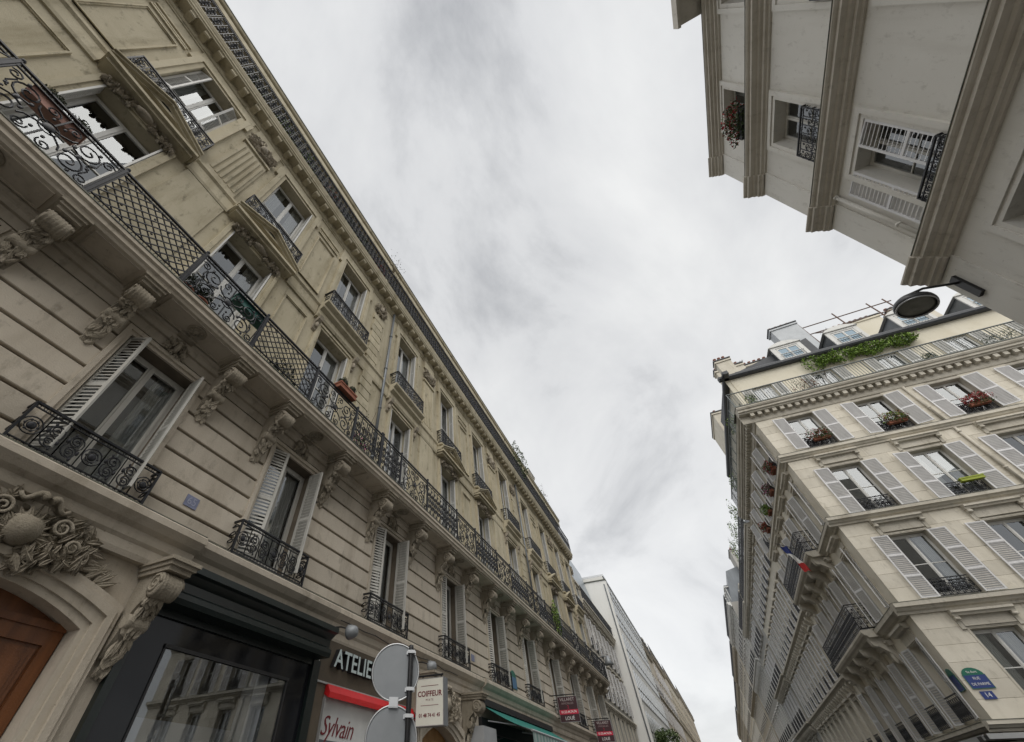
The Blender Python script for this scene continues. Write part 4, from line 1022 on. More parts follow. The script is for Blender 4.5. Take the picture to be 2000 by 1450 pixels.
# plates and shop canopy at the corner
SP = thing('street_name_plate', 'blue enamel street plate with green arched top on the front of the corner house', 'street sign', FS.pt(.4, .03, 5.4))
def plate_mb(w_, h, ah):
    b = MB(); n = 10; top = [(w_ / 2 * cos(pi * i / n), h + ah * sin(pi * i / n)) for i in range(n + 1)]
    b.box(-w_ / 2, w_ / 2, 0, .02, 0, h, 0)
    b.prism([(x, 0) for x in ()] or [(0, 0), (.02, 0), (.02, .001), (0, .001)], 0, .001)
    for (x0, z0), (x1, z1) in zip(top, top[1:]):
        b.face([(x0, .02, h), (x0, .02, z0), (x1, .02, z1), (x1, .02, h)], 1); b.face([(x0, 0, z0), (x1, 0, z1), (x1, .02, z1), (x0, .02, z0)], 1)
    b.box(-w_ / 2 - .012, w_ / 2 + .012, 0, .024, -.012, 0, 1); b.box(-w_ / 2 - .012, w_ / 2 + .012, 0, .024, h, h + .014, 1)
    b.box(-w_ / 2 - .012, -w_ / 2, 0, .024, 0, h, 1); b.box(w_ / 2, w_ / 2 + .012, 0, .024, 0, h, 1)
    return b
part('plate', plate_mb(.56, .34, .2), [BLUE, GREEN], FS, SP, (.40, .024, 5.12))
part('lettering', text_mb('RUE', .10, .002), PURE, FS, SP, (.40, .05, 5.37)); part('lettering', text_mb('DE PARME', .10, .002), PURE, FS, SP, (.40, .05, 5.22))
part('lettering', text_mb('9e Arrt', .09, .002), PURE, FS, SP, (.40, .05, 5.54))
NP = thing('house_number_plate', 'small blue enamel number 14 plate below the street name', 'number plate', FS.pt(.33, .03, 4.9))
part('plate', MB().box(-.16, .16, 0, .018, 0, .2), BLUE, FS, NP, (.36, .024, 4.84)); part('lettering', text_mb('14', .17, .002), PURE, FS, NP, (.36, .046, 4.94))
SP2 = thing('street_name_plate', 'blue street plate just round the corner on the receding street side', 'street sign', FR.pt(23.2, .03, 5.4))
part('plate', plate_mb(.5, .40, .2), [BLUE, GREEN], FR, SP2, (23.25, .004, 5.15))
CN = thing('shop_canopy', 'dark corner canopy with a bright metal edge at the bottom right', 'canopy', FS.pt(1, .4, 4.0))
part('roof_panel', MB().box(-.7, 17, 0, .75, 3.86, 3.98), DARKP, FS, CN); part('metal_edge', MB().box(-.72, 17, .75, .78, 3.88, 4.0), ALU, FS, CN)
part('side_panel', MB().box(22.2, 36, .0, .7, 3.86, 3.98), DARKP, FR, CN); part('side_edge', MB().box(22.2, 36, .7, .73, 3.88, 4.0), ALU, FR, CN)

# ------------------------------------------------------------------ houses further along the street
def far_house(name, label, f, s0, s1, rows, pitch, ww, top, roof_h, wallm, trim, roofm, balc=(), shut=True, dorm=True, bands=(), back=10, group=None, dblk=True, d0=0.0, dormw=.6, lift=0):
    B = thing(name, label, 'building', f.pt((s0 + s1) / 2, d0, 0), group)
    n = max(1, int((s1 - s0 - .6) / pitch)); off = ((s1 - s0) - n * pitch) / 2
    cs = [s0 + off + (i + .5) * pitch for i in range(n)]
    part('wall', wall_mb(s0, s1, 0, top, [(c - ww / 2, c + ww / 2, a, b) for c in cs for a, b in rows], .28, .5), [wallm, ROOM], f, B, (0, d0, 0))
    for c in cs:
        for ri, (a, b) in enumerate(rows):
            wn = put('window', cached(('fw', ww, round(b - a, 2)), lambda: casement_mb(ww, b - a - .01, 2), WHITE2, f), f.pt(c, d0 - .22, a + .005), B)
            put('pane', cached(('fp', ww, round(b - a, 2)), lambda: pane_mb(ww - .1, b - a - .1), GLASSM, f), f.pt(c, d0 - .235, a + .05), wn)
            put('window_surround', cached(('fs', ww, a, b), lambda: surround_mb(ww / 2, a, b, .12, .06).box(-ww / 2 - .2, ww / 2 + .2, 0, .16, b + .2, b + .3), trim, f), f.pt(c, d0, 0), B)
            if shut and ri > 0:
                for q in (-1, 1):
                    me = cached(('fsh', ww, round(b - a, 2), q), lambda: (lambda m_: m_ if q < 0 else MB().add(m_, mir=True))(shutter_mb(ww * .46, b - a - .05, 2, .04, .12)), GREYSH, f)
                    put('shutter', me, f.pt(c + q * (ww / 2 + .03), d0 + .05, a + .02), wn, rz=R(162) * f.sg * (-q))
            if ri in balc: put('balcony_guard', cached(('fg', ww), lambda: iron_dense_mb(ww + .5, .85, .014), IRON, f), f.pt(c, d0 + .22, a + .02), B)
            else: put('window_guard', cached(('fg2', ww), lambda: iron_dense_mb(ww, .7, .014), IRON, f), f.pt(c, d0 + .06, a + .02), B)
    for z, dd in bands:
        h = .3; part('string_course', run_mb([(0, z - h), (dd * .3, z - h), (dd * .5, z - h * .5), (dd, z - h * .4), (dd, z - .02), (0, z)], s0, s1), trim, f, B, (0, d0, 0))
        if dblk:
            for i in range(int((s1 - s0) / .9)):
                put('band_bracket', cached(('bb', dd), lambda: MB().prism([(0, -.45), (.1, -.4), (dd * .8, -.14), (dd * .8, 0), (0, 0)], -.12, .12), trim, f), f.pt(s0 + .45 + i * .9, d0, z - h), B)
    part('cornice', run_mb([(0, top - .5), (.1, top - .5), (.14, top - .35), (.36, top - .3), (.38, top - .14), (.46, top - .1), (.46, top), (0, top + .02)], s0, s1), trim, f, B, (0, d0, 0))
    for i in range(int((s1 - s0) / .5)): put('modillion', cached(('fm', top), lambda: MB().box(-.09, .09, .1, .33, top - .46, top - .301), trim, f), f.pt(s0 + .25 + i * .5, d0, 0), B)
    part('terrace_railing', MB().box(s0, s1, -.02, .02, .9, .95).box(s0, s1, -.01, .01, .08, .1), IRON, f, B, (0, d0 + .38, top + .02))
    for i in range(int((s1 - s0) / 1.4)): put('terrace_railing_panel', cached(('frp',), lambda: iron_dense_mb(1.36, .9, .014), IRON, f), f.pt(s0 + .7 + i * 1.4, d0 + .38, top + .02), B)
    part('roof', MB().prism([(-.25, top), (-.35, top + roof_h * .12), (-1.3, top + roof_h * .85), (-4, top + roof_h), (-back, top + roof_h), (-back, top)], s0, s1), roofm, f, B, (0, d0, 0))
    part('party_wall', MB().box(s0 + .002, s1 - .002, -back, -1.0, 0, top + .01).box(s0 + .002, s0 + .2, -1.0, -.002, 0, top - .01).box(s1 - .2, s1 - .002, -1.0, -.002, 0, top - .01), wallm, f, B, (0, d0, 0))
    if dorm:
        for c in cs:
            def fd():
                b = MB(); b.box(-dormw, dormw, -1.7, .0, 0, 1.7, 1); b.box(-dormw - .08, -dormw + .14, -.02, .08, 0, 1.7); b.box(dormw - .14, dormw + .08, -.02, .08, 0, 1.7); b.box(-dormw + .14, dormw - .14, -.02, .08, 1.5, 1.7)
                b.box(-dormw - .2, dormw + .2, -1.8, .2, 1.7, 1.85); b.box(-dormw - .1, dormw + .1, -1.7, .12, 1.85, 2.0, 1); b.box(-dormw + .14, dormw - .14, -.04, .004, 0, 1.5, 2); return b
            put('dormer', cached(('fd', dormw), fd, [trim, ZINC, GLASSM], f), f.pt(c, d0 - .42, top + .35), B)
    rdd = random.Random(int(s0 * 7))
    for s_ in (s0 + .6, s1 - .7):
        p = f.pt(s_, d0 - 3.2, top + roof_h * .4); chimney(B, p, .6, 3.0, roof_h * .6 + rdd.uniform(.9, 1.7), wallm, 6)
    return B
PALE2 = stone('limestone_far', (.52, .475, .395), (.40, .355, .275), (.27, .24, .185), .45)
GREYST = stone('limestone_greyed', (.42, .41, .385), (.32, .305, .27), (.22, .21, .185), .45)
GR = 'houses beyond the corner on the right side'
R5 = [(4.5, 6.7), (7.75, 10.1), (11.2, 13.4), (14.4, 16.1)]
far_house('apartment_building', 'cream house adjoining the corner house, with pale shutters and bracketed bands', FR, 36.02, 56, R5, 2.1, 1.05, 16.95, 3.9, ST_R, ST_RT, SLATE, (), True, False, ((11.02, .34), (7.64, .34)), group=GR)
far_house('apartment_building', 'house with dark iron balconies midway down the right side', FR, 56.02, 70, R5, 2.3, 1.05, 17.2, 4.6, GREYST, ST_RT, SLATE, (1, 2, 3), True, True, ((11.0, .5), (7.6, .5)), group=GR)
R6 = [(4.5, 6.9), (8.0, 10.5), (11.6, 14.0), (15.1, 17.3), (18.2, 20.1)]
far_house('apartment_building', 'taller grey house with projecting stone dormers midway down the right side', FR, 70.02, 92, R6, 2.6, 1.1, 21.0, 4.4, GREYST, WHITEW, ZINC, (1, 3), False, True, ((7.6, .5), (14.8, .4)), group=GR, dormw=.75)
far_house('apartment_building', 'cream house beyond the grey dormered one on the right', FR, 92.02, 122, R6, 3.0, 1.1, 20.4, 3.6, PALE2, PALE2, ZINC, (1, 3), False, True, ((7.6, .4), (14.8, .4)), group=GR, dblk=False)
far_house('apartment_building', 'second last house at the far end of the right side', FR, 122.02, 165, R6, 3.4, 1.1, 20.0, 3.2, ST_R, ST_RT, ZINC, (1, 3), False, True, ((7.6, .4),), group=GR, dblk=False)
far_house('apartment_building', 'last small house visible at the far end on the right', FR, 165.02, 240, R6, 4.5, 1.2, 20.5, 3.4, PALE2, PALE2, ZINC, (1, 3), False, False, ((7.6, .4),), group=GR, dblk=False)
GLF = 'houses beyond the stone row on the left side'
R7 = [(4.4, 6.9), (7.6, 9.9), (10.5, 12.6)]
far_house('apartment_building', 'lower grey house with tall zinc mansard between the stone row and the white block', FL, 35.32, 48.4, R7, 1.75, .95, 13.5, 7.6, GREYST, ST_RT, mat('pale_zinc_mansard', (.36, .41, .45), .35, .5, .5, var=.25, scale=1.2, stretch=.3), (), True, True, ((7.3, .2),), group=GLF, dblk=False)
# white modern block
MW = thing('office_building', 'white modern block with blank side wall and rows of strip windows on the left', 'building', FL.pt(60, 1, 0))
part('gable_downpipe', MB().tube([(48.47, .9, 0), (48.47, .9, 18.6)], .06, 8), ZINC, FL, MW); part('gable_coping', MB().box(48.42, 49.0, -8, 1.2, 19.003, 19.09), LEAD, FL, MW)
part('gable_wall', MB().box(48.5, 49.0, -8, 1.15, 0, 19.0), WHITEW, FL, MW)
part('wall', MB().box(49.0, 76, -8, .9, 0, 19.6), WHITEW, FL, MW)
for fz in (3.2, 6.3, 9.4, 12.5, 15.6, 18.2):
    hh = 2.2 if fz < 18 else 1.1
    wb = part('strip_window', MB().box(49.4, 75.6, .9, .93, fz, fz + hh), GLASSM, FL, MW)
    for i in range(18): put('mullion', cached(('mul', hh), lambda: MB().box(-.05, .05, 0, .035, 0, hh), WHITE2, FL), FL.pt(49.4 + i * 1.54, .93, fz), wb)
    part('transom', MB().box(49.4, 75.6, .93, .965, fz + hh * .33, fz + hh * .33 + .05), DARKP, FL, wb)
    part('spandrel_edge', MB().box(49.3, 75.7, .9, .955, fz - .14, fz - .001), ALU, FL, MW)
part('roof_edge', MB().box(49.0, 76.02, -8, 1.0, 19.603, 19.8), ALU, FL, MW)
chimney(MW, FL.pt(52.2, .4, 19.8), .5, .5, .6, WHITEW, 1)
for i, (a, b, tp, rh, wm, lab) in enumerate(((76.05, 96, 20.6, 3.6, PALE2, 'cream house just past the white modern block on the left'), (96.05, 122, 22.2, 3.8, ST_A, 'warm stone house two doors past the white modern block'),
        (122.05, 160, 23.6, 4, PALE2, 'small distant cream house near the far end on the left'), (160.05, 230, 25.5, 4.4, ST_A, 'last tiny house visible at the far left end'))):
    rws = [(4.6 + k * 3.35, 6.9 + k * 3.35) for k in range(int((tp - 4.2) / 3.35))]
    far_house('apartment_building', lab, FL, a, b, rws, 2.6 + i * .5, 1.1, tp, rh, wm, PALE2, SLATE, (1, 3), i < 2, i < 3, ((7.7, .4), (14.3, .3)), group=GLF, dblk=False, d0=.1)
# chimney on the stone row
chimney(B3, (-7.6, 33.2, 20.3), .8, 1.8, 3.9, ST_R, 5)
chimney(B2, (-8.4, 20.9, 20.5), .7, 2.6, 2.6, ST_R, 6)

# ------------------------------------------------------------------ street furniture and signs
TS = thing('traffic_sign', 'two grey round sign backs, one above the other, on a dark pole', 'traffic sign', (-3.42, 5.62, 0))
dirv = Vector((-3.66, 5.6, 0)).normalized()              # the discs turn their backs to the viewer
FT = Fac((-3.62, 5.62, 0), (dirv.y, -dirv.x, 0), (-dirv.x, -dirv.y, 0), 'T')
part('pole', MB().lathe([(.034, 0), (.034, 4.0), (.03, 4.03), (0.0, 4.04)], (.20, .06, 0), 14), DARKP, FT, TS)
for zc in (3.74, 3.06):
    dsc = part('sign_disc', MB().lathe([(0.0, -.012), (.318, -.012), (.325, -.006), (.325, .008), (.31, .01), (.305, .002), (0, .002)], (0, -.01, zc), 40, 0, 1, False), METAL, FT, TS)
    part('rim', MB().tube([(.318 * cos(i * pi / 24), -.008, zc + .318 * sin(i * pi / 24)) for i in range(48)], .011, 6, 0, True, True), ALU, FT, dsc)
    for dz in (-.2, .21):
        part('clamp', MB().box(.14, .27, -.006, .02, zc + dz - .022, zc + dz + .022).box(.155, .255, .02, .105, zc + dz - .018, zc + dz + .018), ALU, FT, dsc)
part('joining_bracket', MB().box(-.06, .06, -.004, .03, 3.35, 3.46).box(-.05, .05, .03, .04, 3.36, 3.45), ALU, FT, TS)

def hanging_sign(name, label, cat, x0, x1, z0, z1, y, th, face, side):
    o = thing(name, label, cat, (x0, y, z0)); fx = Fac((0, y, 0), (1, 0, 0), (0, -1, 0), 'X')
    part('box', MB().box(x0, x1, -th, 0, z0, z1), side, fx, o); part('face', MB().box(x0 + .012, x1 - .012, 0, .004, z0 + .012, z1 - .012), face, fx, o)
    part('frame', MB().box(x0, x0 + .012, 0, .007, z0, z1).box(x1 - .012, x1, 0, .007, z0, z1).box(x0 + .012, x1 - .012, 0, .007, z0, z0 + .012).box(x0 + .012, x1 - .012, 0, .007, z1 - .012, z1), ALU, fx, o)
    part('bracket', MB().tube([(-5.98, -th / 2, z1 + .06), (x1 - .06, -th / 2, z1 + .06)], .018, 6).tube([(x0 + .1, -th / 2, z1 + .06), (x0 + .1, -th / 2, z1)], .014, 6).tube([(x1 - .1, -th / 2, z1 + .06), (x1 - .1, -th / 2, z1)], .014, 6), DARKP, fx, o)
    part('lower_bracket', MB().tube([(-5.98, -th / 2, z0 + .15), (x0, -th / 2, z0 + .15)], .014, 6), DARKP, fx, o)
    return o, fx
CS, fx = hanging_sign('hairdresser_sign', 'cream box sign reading COIFFEUR with maroon letters beside the round signs', 'shop sign', -5.42, -4.76, 3.58, 4.36, 9.3, .2, SIGNW, mat('sign_side_grey', (.20, .21, .22), .5))
def sub(o, f, body, size, x, z, m_, off=0, sp=1.0, name='lettering'): return part(name, text_mb(body, size, .001, 0, off, sp), m_, f, o, (x, .006, z))
sub(CS, fx, 'COIFFEUR', .128, -5.09, 4.09, MAROON, .003); sub(CS, fx, 'MIXTE', .05, -5.09, 3.99, MAROON, 0, 1.4); sub(CS, fx, '01 48 74 41 45', .082, -5.09, 3.745, MAROON, .002)
part('rule', MB().box(-5.30, -4.88, .004, .007, 4.222, 4.23).box(-5.30, -4.88, .004, .007, 3.90, 3.908), MAROON, fx, CS)
for nm_, (x0, z0, y) in {'upper': (-5.62, 4.86, 21.9), 'lower': (-5.44, 4.68, 28.0)}.items():
    V, fx = hanging_sign('estate_agent_board', 'dark plum letting board with a red phone band, ' + ('the nearer and larger of the two' if nm_ == 'upper' else 'the farther one at the picture edge'), 'letting board', x0, x0 + .84, z0, z0 + .84, y, .06, PLUM, PLUM)
    V['group'] = 'letting boards on the left front'
    xc = x0 + .42
    sub(V, fx, 'VILLARET', .15, xc, z0 + .73, mat('pale_print', (.52, .46, .45), .5)); sub(V, fx, 'IMMOBILIER', .10, xc, z0 + .60, mat('dim_print', (.30, .22, .22), .5)); sub(V, fx, '2', .15, xc, z0 + .48, SIGNRED)
    part('red_band', MB().box(x0 + .02, x0 + .82, .004, .006, z0 + .25, z0 + .40), SIGNRED, fx, V); sub(V, fx, '01.53.44.74.74', .11, xc, z0 + .325, PURE, .002)
    sub(V, fx, 'LOUÉ', .16, xc, z0 + .12, PURE)
def flat_plate(label, s, z, w_, h, txt, ts):
    o = thing('house_number_plate', label, 'number plate', FL.pt(s, .06, z)); part('plate', MB().box(-w_ / 2, w_ / 2, 0, .012, 0, h), mat('worn_blue_enamel', (.22, .24, .36), .5, var=.3, scale=14), FL, o, (s, .057, z))
    if txt: part('lettering', text_mb(txt, ts, .001), mat('worn_white_enamel', (.34, .36, .46), .5), FL, o, (s, .072, z + h / 2))
flat_plate('faded blue number 65 plate on the drafted stone by the near balcony', 3.08, 5.53, .22, .17, '65', .16)
flat_plate('faded blank blue plate on the wall above the cream sign', 13.64, 5.52, .24, .17, None, 0)
SP3 = thing('street_name_plate', 'blue street plate with green top on the left stone wall', 'street sign', FL.pt(17.3, .06, 5.4)); part('plate', plate_mb(.55, .34, .2), [mat('worn_street_blue', (.07, .17, .30), .4), GREEN], FL, SP3, (17.3, .057, 5.36))

def floodlight(label, s, d, z):
    o = thing('floodlight', label, 'floodlight', FL.pt(s, d, z))
    part('housing', MB().lathe([(.03, .16), (.09, .13), (.12, .02), (.125, -.02), (.0, -.02)], (0, 0, 0), 14, 0, 1), METAL, FL, o, (s, d, z)); part('arm', MB().tube([(0, .1, .02), (-.04, -.2, .1), (-.05, -d + .08, .12)], .014, 6), DARKP, FL, o, (s, d, z))
floodlight('grey floodlight on a short arm at the end of the black fascia', 6.78, .55, 4.68); floodlight('dark floodlight on the ledge above the cream sign', 10.05, .5, 4.72)
WLp = thing('bracket_lamp', 'grey bell shaped street lamp at the far end of the long balcony', 'street lamp', FL.pt(34.2, 0, 9.2))
part('arm', MB().tube([(34.2, .0, 9.0), (34.2, .5, 9.35), (34.2, .95, 9.45), (34.2, 1.2, 9.4)], .03, 6, 0, False, True), METAL, FL, WLp); part('shade', MB().lathe([(.06, .25), (.1, .2), (.18, .0), (.32, -.25), (.30, -.26), (.0, -.2)], (34.2, 1.22, 9.2), 16), METAL, FL, WLp)

# flag on the street balcony of the corner house
FG = thing('flag', 'blue white and red flag drooping from the upper balcony of the corner house', 'flag', FR.pt(27.2, .8, 11.8))
part('pole', MB().tube([(27.2, .74, 11.6), (27.3, 1.44, 12.1)], .018, 6), DARKP, FR, FG)
for i, m_ in enumerate((FLAGB, PURE, FLAGR)):
    b = MB(); n = 6
    for k in range(n):
        for j in range(4):
            u0, u1 = (i * n + k) / (3 * n), (i * n + k + 1) / (3 * n); v0, v1 = j / 4, (j + 1) / 4
            P = lambda u, v: (27.3 + .12 * sin(u * 8 + v * 5), 1.36 - .36 * u - .27 * v, 11.95 - 1.35 * u - .1 * v + .03 * sin(v * 7 + u * 4))
            b.face([P(u0, v0), P(u1, v0), P(u1, v1), P(u0, v1)], 0, True)
    part('stripe', b, m_, FR, FG)

# ------------------------------------------------------------------ plants
def planter(name, label, wpos, lx, ly, h, pm, heads, group=None, cat='planter'):
    o = thing(name, label, cat, wpos, group)
    put('trough', mesh('trough', MB().box(-lx / 2, lx / 2, -ly / 2, ly / 2, 0, h).box(-lx / 2 - .015, lx / 2 + .015, -ly / 2 - .015, ly / 2 + .015, h - .04, h + .005), pm), wpos, o)
    if 'balcony' in label or 'hooked' in label:
        for q in (-1, 1): put('hook', mesh('hook', MB().tube([(0, 0, h * .5), (lx * .5 + .012, 0, h), (lx * .5 + .035, 0, h + .1), (lx * .5 + .08, 0, h + .03)], .007, 4), IRON), Vector(wpos) + Vector((0, q * ly * .3, 0)), o)
    for (dx, dy, dz, r_, n_, sz, ms, sd_) in heads:
        ms = ms if isinstance(ms, list) else [ms]
        put('foliage', mesh('foliage', leaves_mb(r_, n_, sz, sd_, 0, .35, None, len(ms)), ms), Vector(wpos) + Vector((dx, dy, h + dz)), o)
    return o
ball = lambda dy, r, sd: (0, dy, r * .75, (r, r, r), 700, .022, LEAFD, sd)
planter('planter', 'terracotta trough with two clipped box balls on the long balcony rail', (-5.24, 4.95, 9.30), .2, .62, .16, TERRA, [ball(-.16, .14, 1), ball(.17, .13, 2)])
planter('planter', 'dark green trough hooked inside the near balcony rail', (-5.40, 2.0, 9.02), .2, .75, .18, mat('green_trough', (.03, .12, .105), .5), [(0, 0, .04, (.1, .35, .1), 120, .03, LEAFD, 3)])
planter('planter', 'pinkish trough with box balls on the balcony at the left edge', (-5.40, -1.75, 9.02), .2, .7, .2, mat('pink_clay', (.42, .24, .20), .8, var=.2), [ball(-.2, .16, 4), ball(.2, .16, 5)])
for i, (y, r, lab) in enumerate(((.95, .19, 'dark clipped box ball in a pot behind the near scrolled railing'), (1.25, .17, 'second dark box ball beside the near scrolled railing'))):
    o = thing('potted_box_ball', lab, 'potted plant', (-5.5, y, 8.222), 'box balls behind the near railing'); put('pot', mesh('pot', MB().lathe([(.1, 0), (.13, .22), (.145, .22), (.145, .26), (0, .26)], (0, 0, 0), 14), TERRA), (-5.5, y, 8.222), o)
    put('foliage', mesh('foliage', leaves_mb((r, r, r), 1100, .02, 20 + i, 0, .4), LEAFD), (-5.5, y, 8.222 + .24 + r), o)
def bush(name, label, wpos, rad, n, sz, ms, sd_, cat='plant', group=None, twig=True):
    o = thing(name, label, cat, wpos, group); ms = ms if isinstance(ms, list) else [ms]
    put('foliage', mesh('foliage', leaves_mb(rad, n, sz, sd_, 0, .1, None, len(ms)), ms), Vector(wpos) + Vector((0, 0, rad[2])), o)
    if twig:
        rdt = random.Random(sd_); b = MB()
        for i in range(7):
            e_ = Vector((rdt.uniform(-.8, .8) * rad[0], rdt.uniform(-.8, .8) * rad[1], rad[2] * rdt.uniform(1.2, 2.1)))
            b.tube([(0, 0, 0), tuple(e_ * .5 + Vector((rdt.uniform(-.05, .05), rdt.uniform(-.05, .05), 0))), tuple(e_)], .012, 5, 0, False, False, .004)
        put('stem', mesh('stem', b, BARK), wpos, o)
    return o
G_T = 'plants on the roof terrace of the left row'
bush('terrace_plant', 'bare twiggy shrub rising over the left roof edge', (-5.75, 6.3, 17.1), (.5, .7, 1.5), 220, .035, [LEAFD, BARK], 41, group=G_T)
bush('terrace_plant', 'leafy green shrub rising over the left roof edge, midway', (-5.85, 23.4, 17.1), (.6, .8, 1.75), 900, .07, LEAF, 42, group=G_T)
bush('terrace_plant', 'thin shrub on the left roof edge near the far chimney', (-5.85, 29.6, 17.1), (.4, .8, 1.7), 200, .06, LEAF, 43, group=G_T)
rd = random.Random(5)
for i, (y, ms, word) in enumerate(((-1.5, LEAF, 'green'), (-.2, [LEAF, LEAFY], 'mixed green'), (1.0, [LEAFY, LEAF], 'yellowish'), (2.2, [LEAF, TERRA], 'rusty'), (3.3, LEAFD, 'dark'), (4.3, [LEAF, LEAFD], 'two tone green'), (5.5, [FLRED, LEAF, FLRED], 'red flowering'))):
    bush('terrace_plant', word + ' plant poking through the near roof railing on the left', (-5.72, y, 17.1), (.16, .5, .42), 260, .05, ms, 50 + i, group=G_T, twig=False)
o = bush('climbing_plant', 'yellow green creeper growing through the long balcony railing', (-5.2, 23.0, 8.25), (.14, .55, .75), 700, .05, [LEAFY, LEAF], 60)
# candelabra-like iron ornament and small pots on the balcony
for i, (y, x_, rr) in enumerate(((6.0, -5.42, .28),)):
    bush('balcony_plant', 'sparse leafless plant with curling stems above the long balcony rail', (x_, y, 8.25), (.28, .6, .75), 60, .03, [LEAFD, BARK], 64)
bush('balcony_plant', 'low green plant with pink blooms at the foot of the balcony railing', (-5.35, 5.9, 8.24), (.14, .5, .22), 260, .035, [LEAF, LEAF, FLPINK], 65, twig=False)
bush('balcony_plant', 'dark leafy plant in the shade behind the lattice railing', (-5.5, 3.3, 8.24), (.2, .45, .3), 420, .04, LEAFD, 66, twig=False)
# window boxes of the corner house
wb = [(bays5[0], 14.62, 'top left window', [FLRED, LEAF, LEAF], .5), (bays5[1], 14.62, 'top middle window', [LEAF, LEAFY, TERRA], .6), (bays5[2], 14.62, 'top right window', [FLRED, FLRED, LEAF], .55)]
for i, (c, z, lab, ms, l_) in enumerate(wb):
    p = FS.pt(c + .12, .06, z + .25); planter('window_box', 'terracotta window box in flower at the ' + lab + ' of the corner house', p, .7, .17, .12, TERRA, [(0, -.06, .2, (.56, .26, .30), 620, .045, ms, 70 + i), (.1, -.12, -.02, (.4, .14, .14), 160, .04, LEAF, 170 + i)], 'window boxes on the corner house')
p = FS.pt(bays5[1] + .3, .1, 11.62); planter('window_box', 'lime green trough on a dark guard in the second row window', p, .75, .16, .14, mat('lime_plastic', (.30, .36, .02), .5), [(0, 0, .0, (.2, .06, .05), 40, .03, LEAF, 77)])
for i, (y, ms, lab) in enumerate(((24.5, [FLRED, LEAF, LEAF], 'red geraniums'), (27.0, [FLPINK, LEAF, LEAF], 'pink blooms'), (29.6, [LEAF, LEAFY], 'green leaves only'), (32.2, [FLRED, LEAF], 'reddish blooms'))):
    planter('window_box', 'window box with ' + lab + ' under the corner cornice on the street side', FR.pt(y, .2, 14.62), .18, .7, .12, TERRA, [(-.1, 0, .2, (.3, .5, .32), 620, .05, ms, 80 + i)], 'window boxes along the street side')
for i, (c, lab) in enumerate(((6.55, 'third'),)):
    planter('window_box', 'dark box of red flowers hanging at the topmost window of the grey house', FR.pt(6.7, .2, 17.35), .22, 1.0, .24, DARKP, [(-.1, 0, .16, (.34, .72, .42), 1100, .05, [LEAFD, LEAF, FLRED], 90), (-.14, -.1, -.22, (.2, .5, .2), 240, .05, [LEAFD, LEAF], 91)])
# creeper and terrace plants of the corner house
b = MB(); rdv = random.Random(7)
for i in range(5200):
    t = rdv.random() + .02 * rdv.gauss(0, 1)
    if sin(t * 31) * sin(t * 12 + 1) > .55 and rdv.random() < .8: continue
    s_ = 4.6 + 5.2 * t; zc = 20.25 - .05 * t; hz_ = (.42 - .16 * t) * (1 + .35 * sin(t * 23)); q = leaves_mb((.01, .01, .01), 1, .07, i, 0, .1)
    b.add(q, (s_ + rdv.gauss(0, .05), -.62 + rdv.gauss(0, .1), zc + rdv.uniform(-1.3, .75) * hz_))
VN = thing('climbing_vine', 'bright green vine spreading under the eave of the corner house terrace', 'vine', FS.pt(5, -.6, 17.6))
rdc = random.Random(3); b.m = [rdc.choice([0, 0, 1]) for _ in b.m]; part('foliage', b, [LEAFY, LEAF], FS, VN); part('stem', MB().tube([(4.9, -.85, 17.62), (4.95, -.82, 19), (5.3, -.7, 20), (7, -.6, 20.2), (9.6, -.6, 20.15)], .025, 5), BARK, FS, VN)
for i, (s_, ms, rr, lab) in enumerate(((.6, [LEAF, LEAFY], (.3, .25, .5), 'at its corner post'), (3.3, [LEAF, TERRA], (.7, .25, .55), 'with rusty leaves left of the vine'), (8.7, LEAF, (.3, .25, .35), 'right of the vine'), (11.6, [LEAF, PURE, LEAF], (.8, .3, .5), 'with white blooms at the right'))):
    bush('terrace_plant', 'terrace plant of the corner house ' + lab, FS.pt(s_, .1, 17.62), rr, 420, .045, ms, 100 + i, group='plants on the corner house terrace')
for i, y in enumerate((25.5, 33.0, 38.6, 42.5, 46.5)):
    bush('terrace_plant', ('first', 'second', 'third', 'fourth', 'farthest')[i] + ' green bush from the corner over the right hand street eaves', FR.pt(y, .1, 17.62 if y < 36 else 17.0), (.4, .6, .9 if y < 36 else 1.5), 500, .07, [LEAF, LEAFY], 110 + i, group='bushes along the right street eaves')

# street tree at the end
def tree(label, wpos, h, r, sd_):
    o = thing('street_tree', label, 'tree', wpos); rdt = random.Random(sd_)
    t = MB(); t.tube([(0, 0, 0), (.03, .02, h * .3), (-.02, .05, h * .55)], .13, 8, 0, False, True, .07)
    for i in range(9):
        a = i * 2.4; e_ = (r * .7 * cos(a), r * .7 * sin(a), h * rdt.uniform(.65, .92)); t.tube([(-.01, .03, h * rdt.uniform(.35, .52)), (e_[0] * .5, e_[1] * .5, (e_[2] + h * .45) / 2), e_], .05, 5, 0, False, False, .015)
    put('trunk', mesh('trunk', t, BARK), wpos, o); cr = MB()
    for i in range(26):
        a = rdt.uniform(0, 6.28); q = rdt.random() ** .5 * r; c = (q * cos(a), q * sin(a), h * .72 + rdt.uniform(-.3, .3) * h * (1 - .5 * q / r)); cr.add(leaves_mb((r * .34,) * 3, 130, .10, sd_ * 40 + i, 0, .1), c)
    put('crown', mesh('crown', cr, LEAF), wpos, o)
tree('round headed dark green street tree in front of the white modern block', (-4.1, 49.5, .13), 7.1, 1.2, 3)
tree('second street tree farther down the left pavement', (-4.2, 60, .13), 7.2, 1.6, 4)

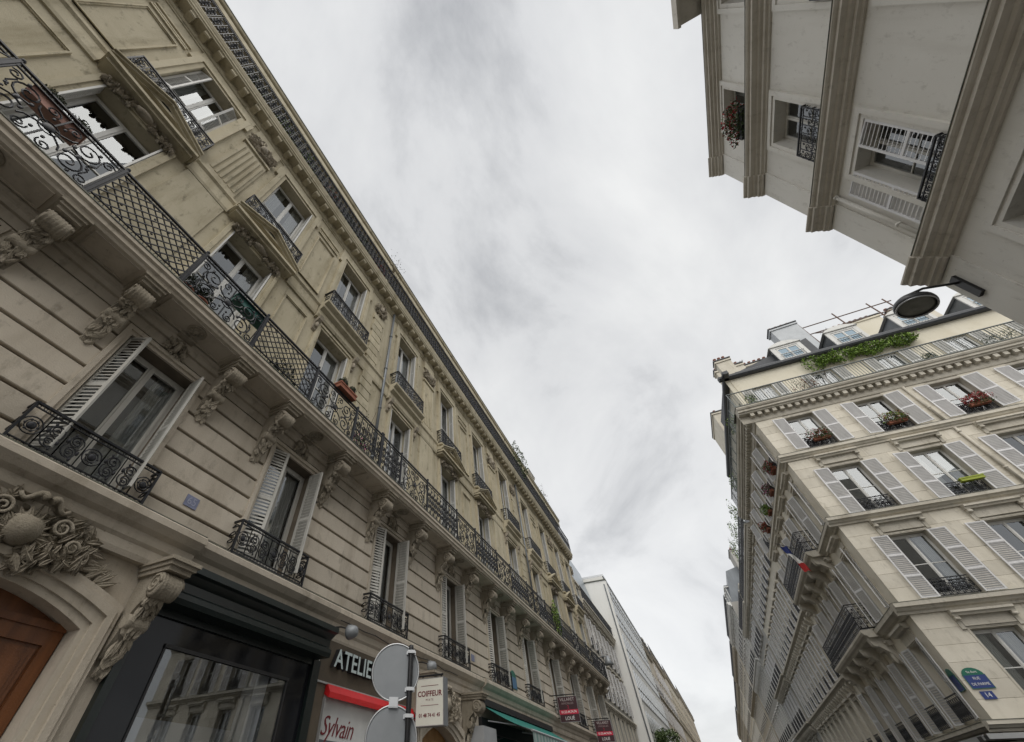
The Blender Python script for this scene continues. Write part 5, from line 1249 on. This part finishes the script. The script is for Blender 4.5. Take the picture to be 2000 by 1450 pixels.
# ------------------------------------------------------------------ small fittings that break the repetition
def downpipe(B, f, s, d, z0, z1, m_, r=.055):
    o = part('downpipe', MB().tube([(s, d, z0), (s, d, z1)], r, 10, 0, False, True), m_, f, B)
    z = z0 + .8
    while z < z1: put('pipe_collar', cached(('col', r), lambda: MB().lathe([(r + .012, -.03), (r + .018, 0), (r + .012, .03)], (0, 0, 0), 10), m_, f), f.pt(s, d, z), o); z += 1.9
PIPEC = mat('cream_painted_pipe', (.56, .52, .44), .55, var=.25, scale=5)
for a_, b_ in ((4.4, 7.25), (7.7, 10.7), (11.1, 14.03), (14.46, 16.68)): downpipe(B5, FS, 6.58, .09, a_, b_, PIPEC)
for s_ in (7.16, 21.82): downpipe(B2 if s_ < 20 else B3, FL, s_, .10, 8.26, 16.3, ZINC, .05)
downpipe(B4, FR, 8.02, .07, 10.75, 13.48, PLAST, .045)
def aerial(B, f, s, d, z, h, sd_):
    rda = random.Random(sd_); b = MB(); b.tube([(0, 0, 0), (0, 0, h)], .018, 5); b.tube([(-.45, 0, h * .92), (.45, 0, h * .92)], .012, 5)
    for k in range(6): b.tube([(-.42 + k * .16, -.22 + .02 * k, h * .92), (-.42 + k * .16, .22 - .02 * k, h * .92)], .007, 4)
    put('aerial', mesh('aerial', b, METAL, f), f.pt(s, d, z), B, rda.uniform(-.6, .6))
for s_, d_, z_, h_ in ((3.4, -4.2, 22.3, 2.6), (9.2, -3.6, 22.2, 2.9), (13.6, -4.0, 22.3, 2.7)): aerial(B5, FS, s_, d_, z_, h_, int(s_))
aerial(B3, FL, 25.0, -3.0, 21.6, 1.9, 2); aerial(MW, FL, 58.0, -.5, 19.8, 1.6, 4)
# cables stapled along the left ledge
CB = MB(); pts = [(6.75 + i * .4, .31 + .008 * sin(i * 2.1), 4.90 + .02 * sin(i * .9) - .015 * (i % 3)) for i in range(14)]; CB.tube(pts, .009, 5)
c_ = thing('wall_cable', 'thin black cable sagging along the stone ledge above the hairdresser', 'cable', FL.pt(6.75, .3, 4.9)); part('cable', CB, DARKP, FL, c_)
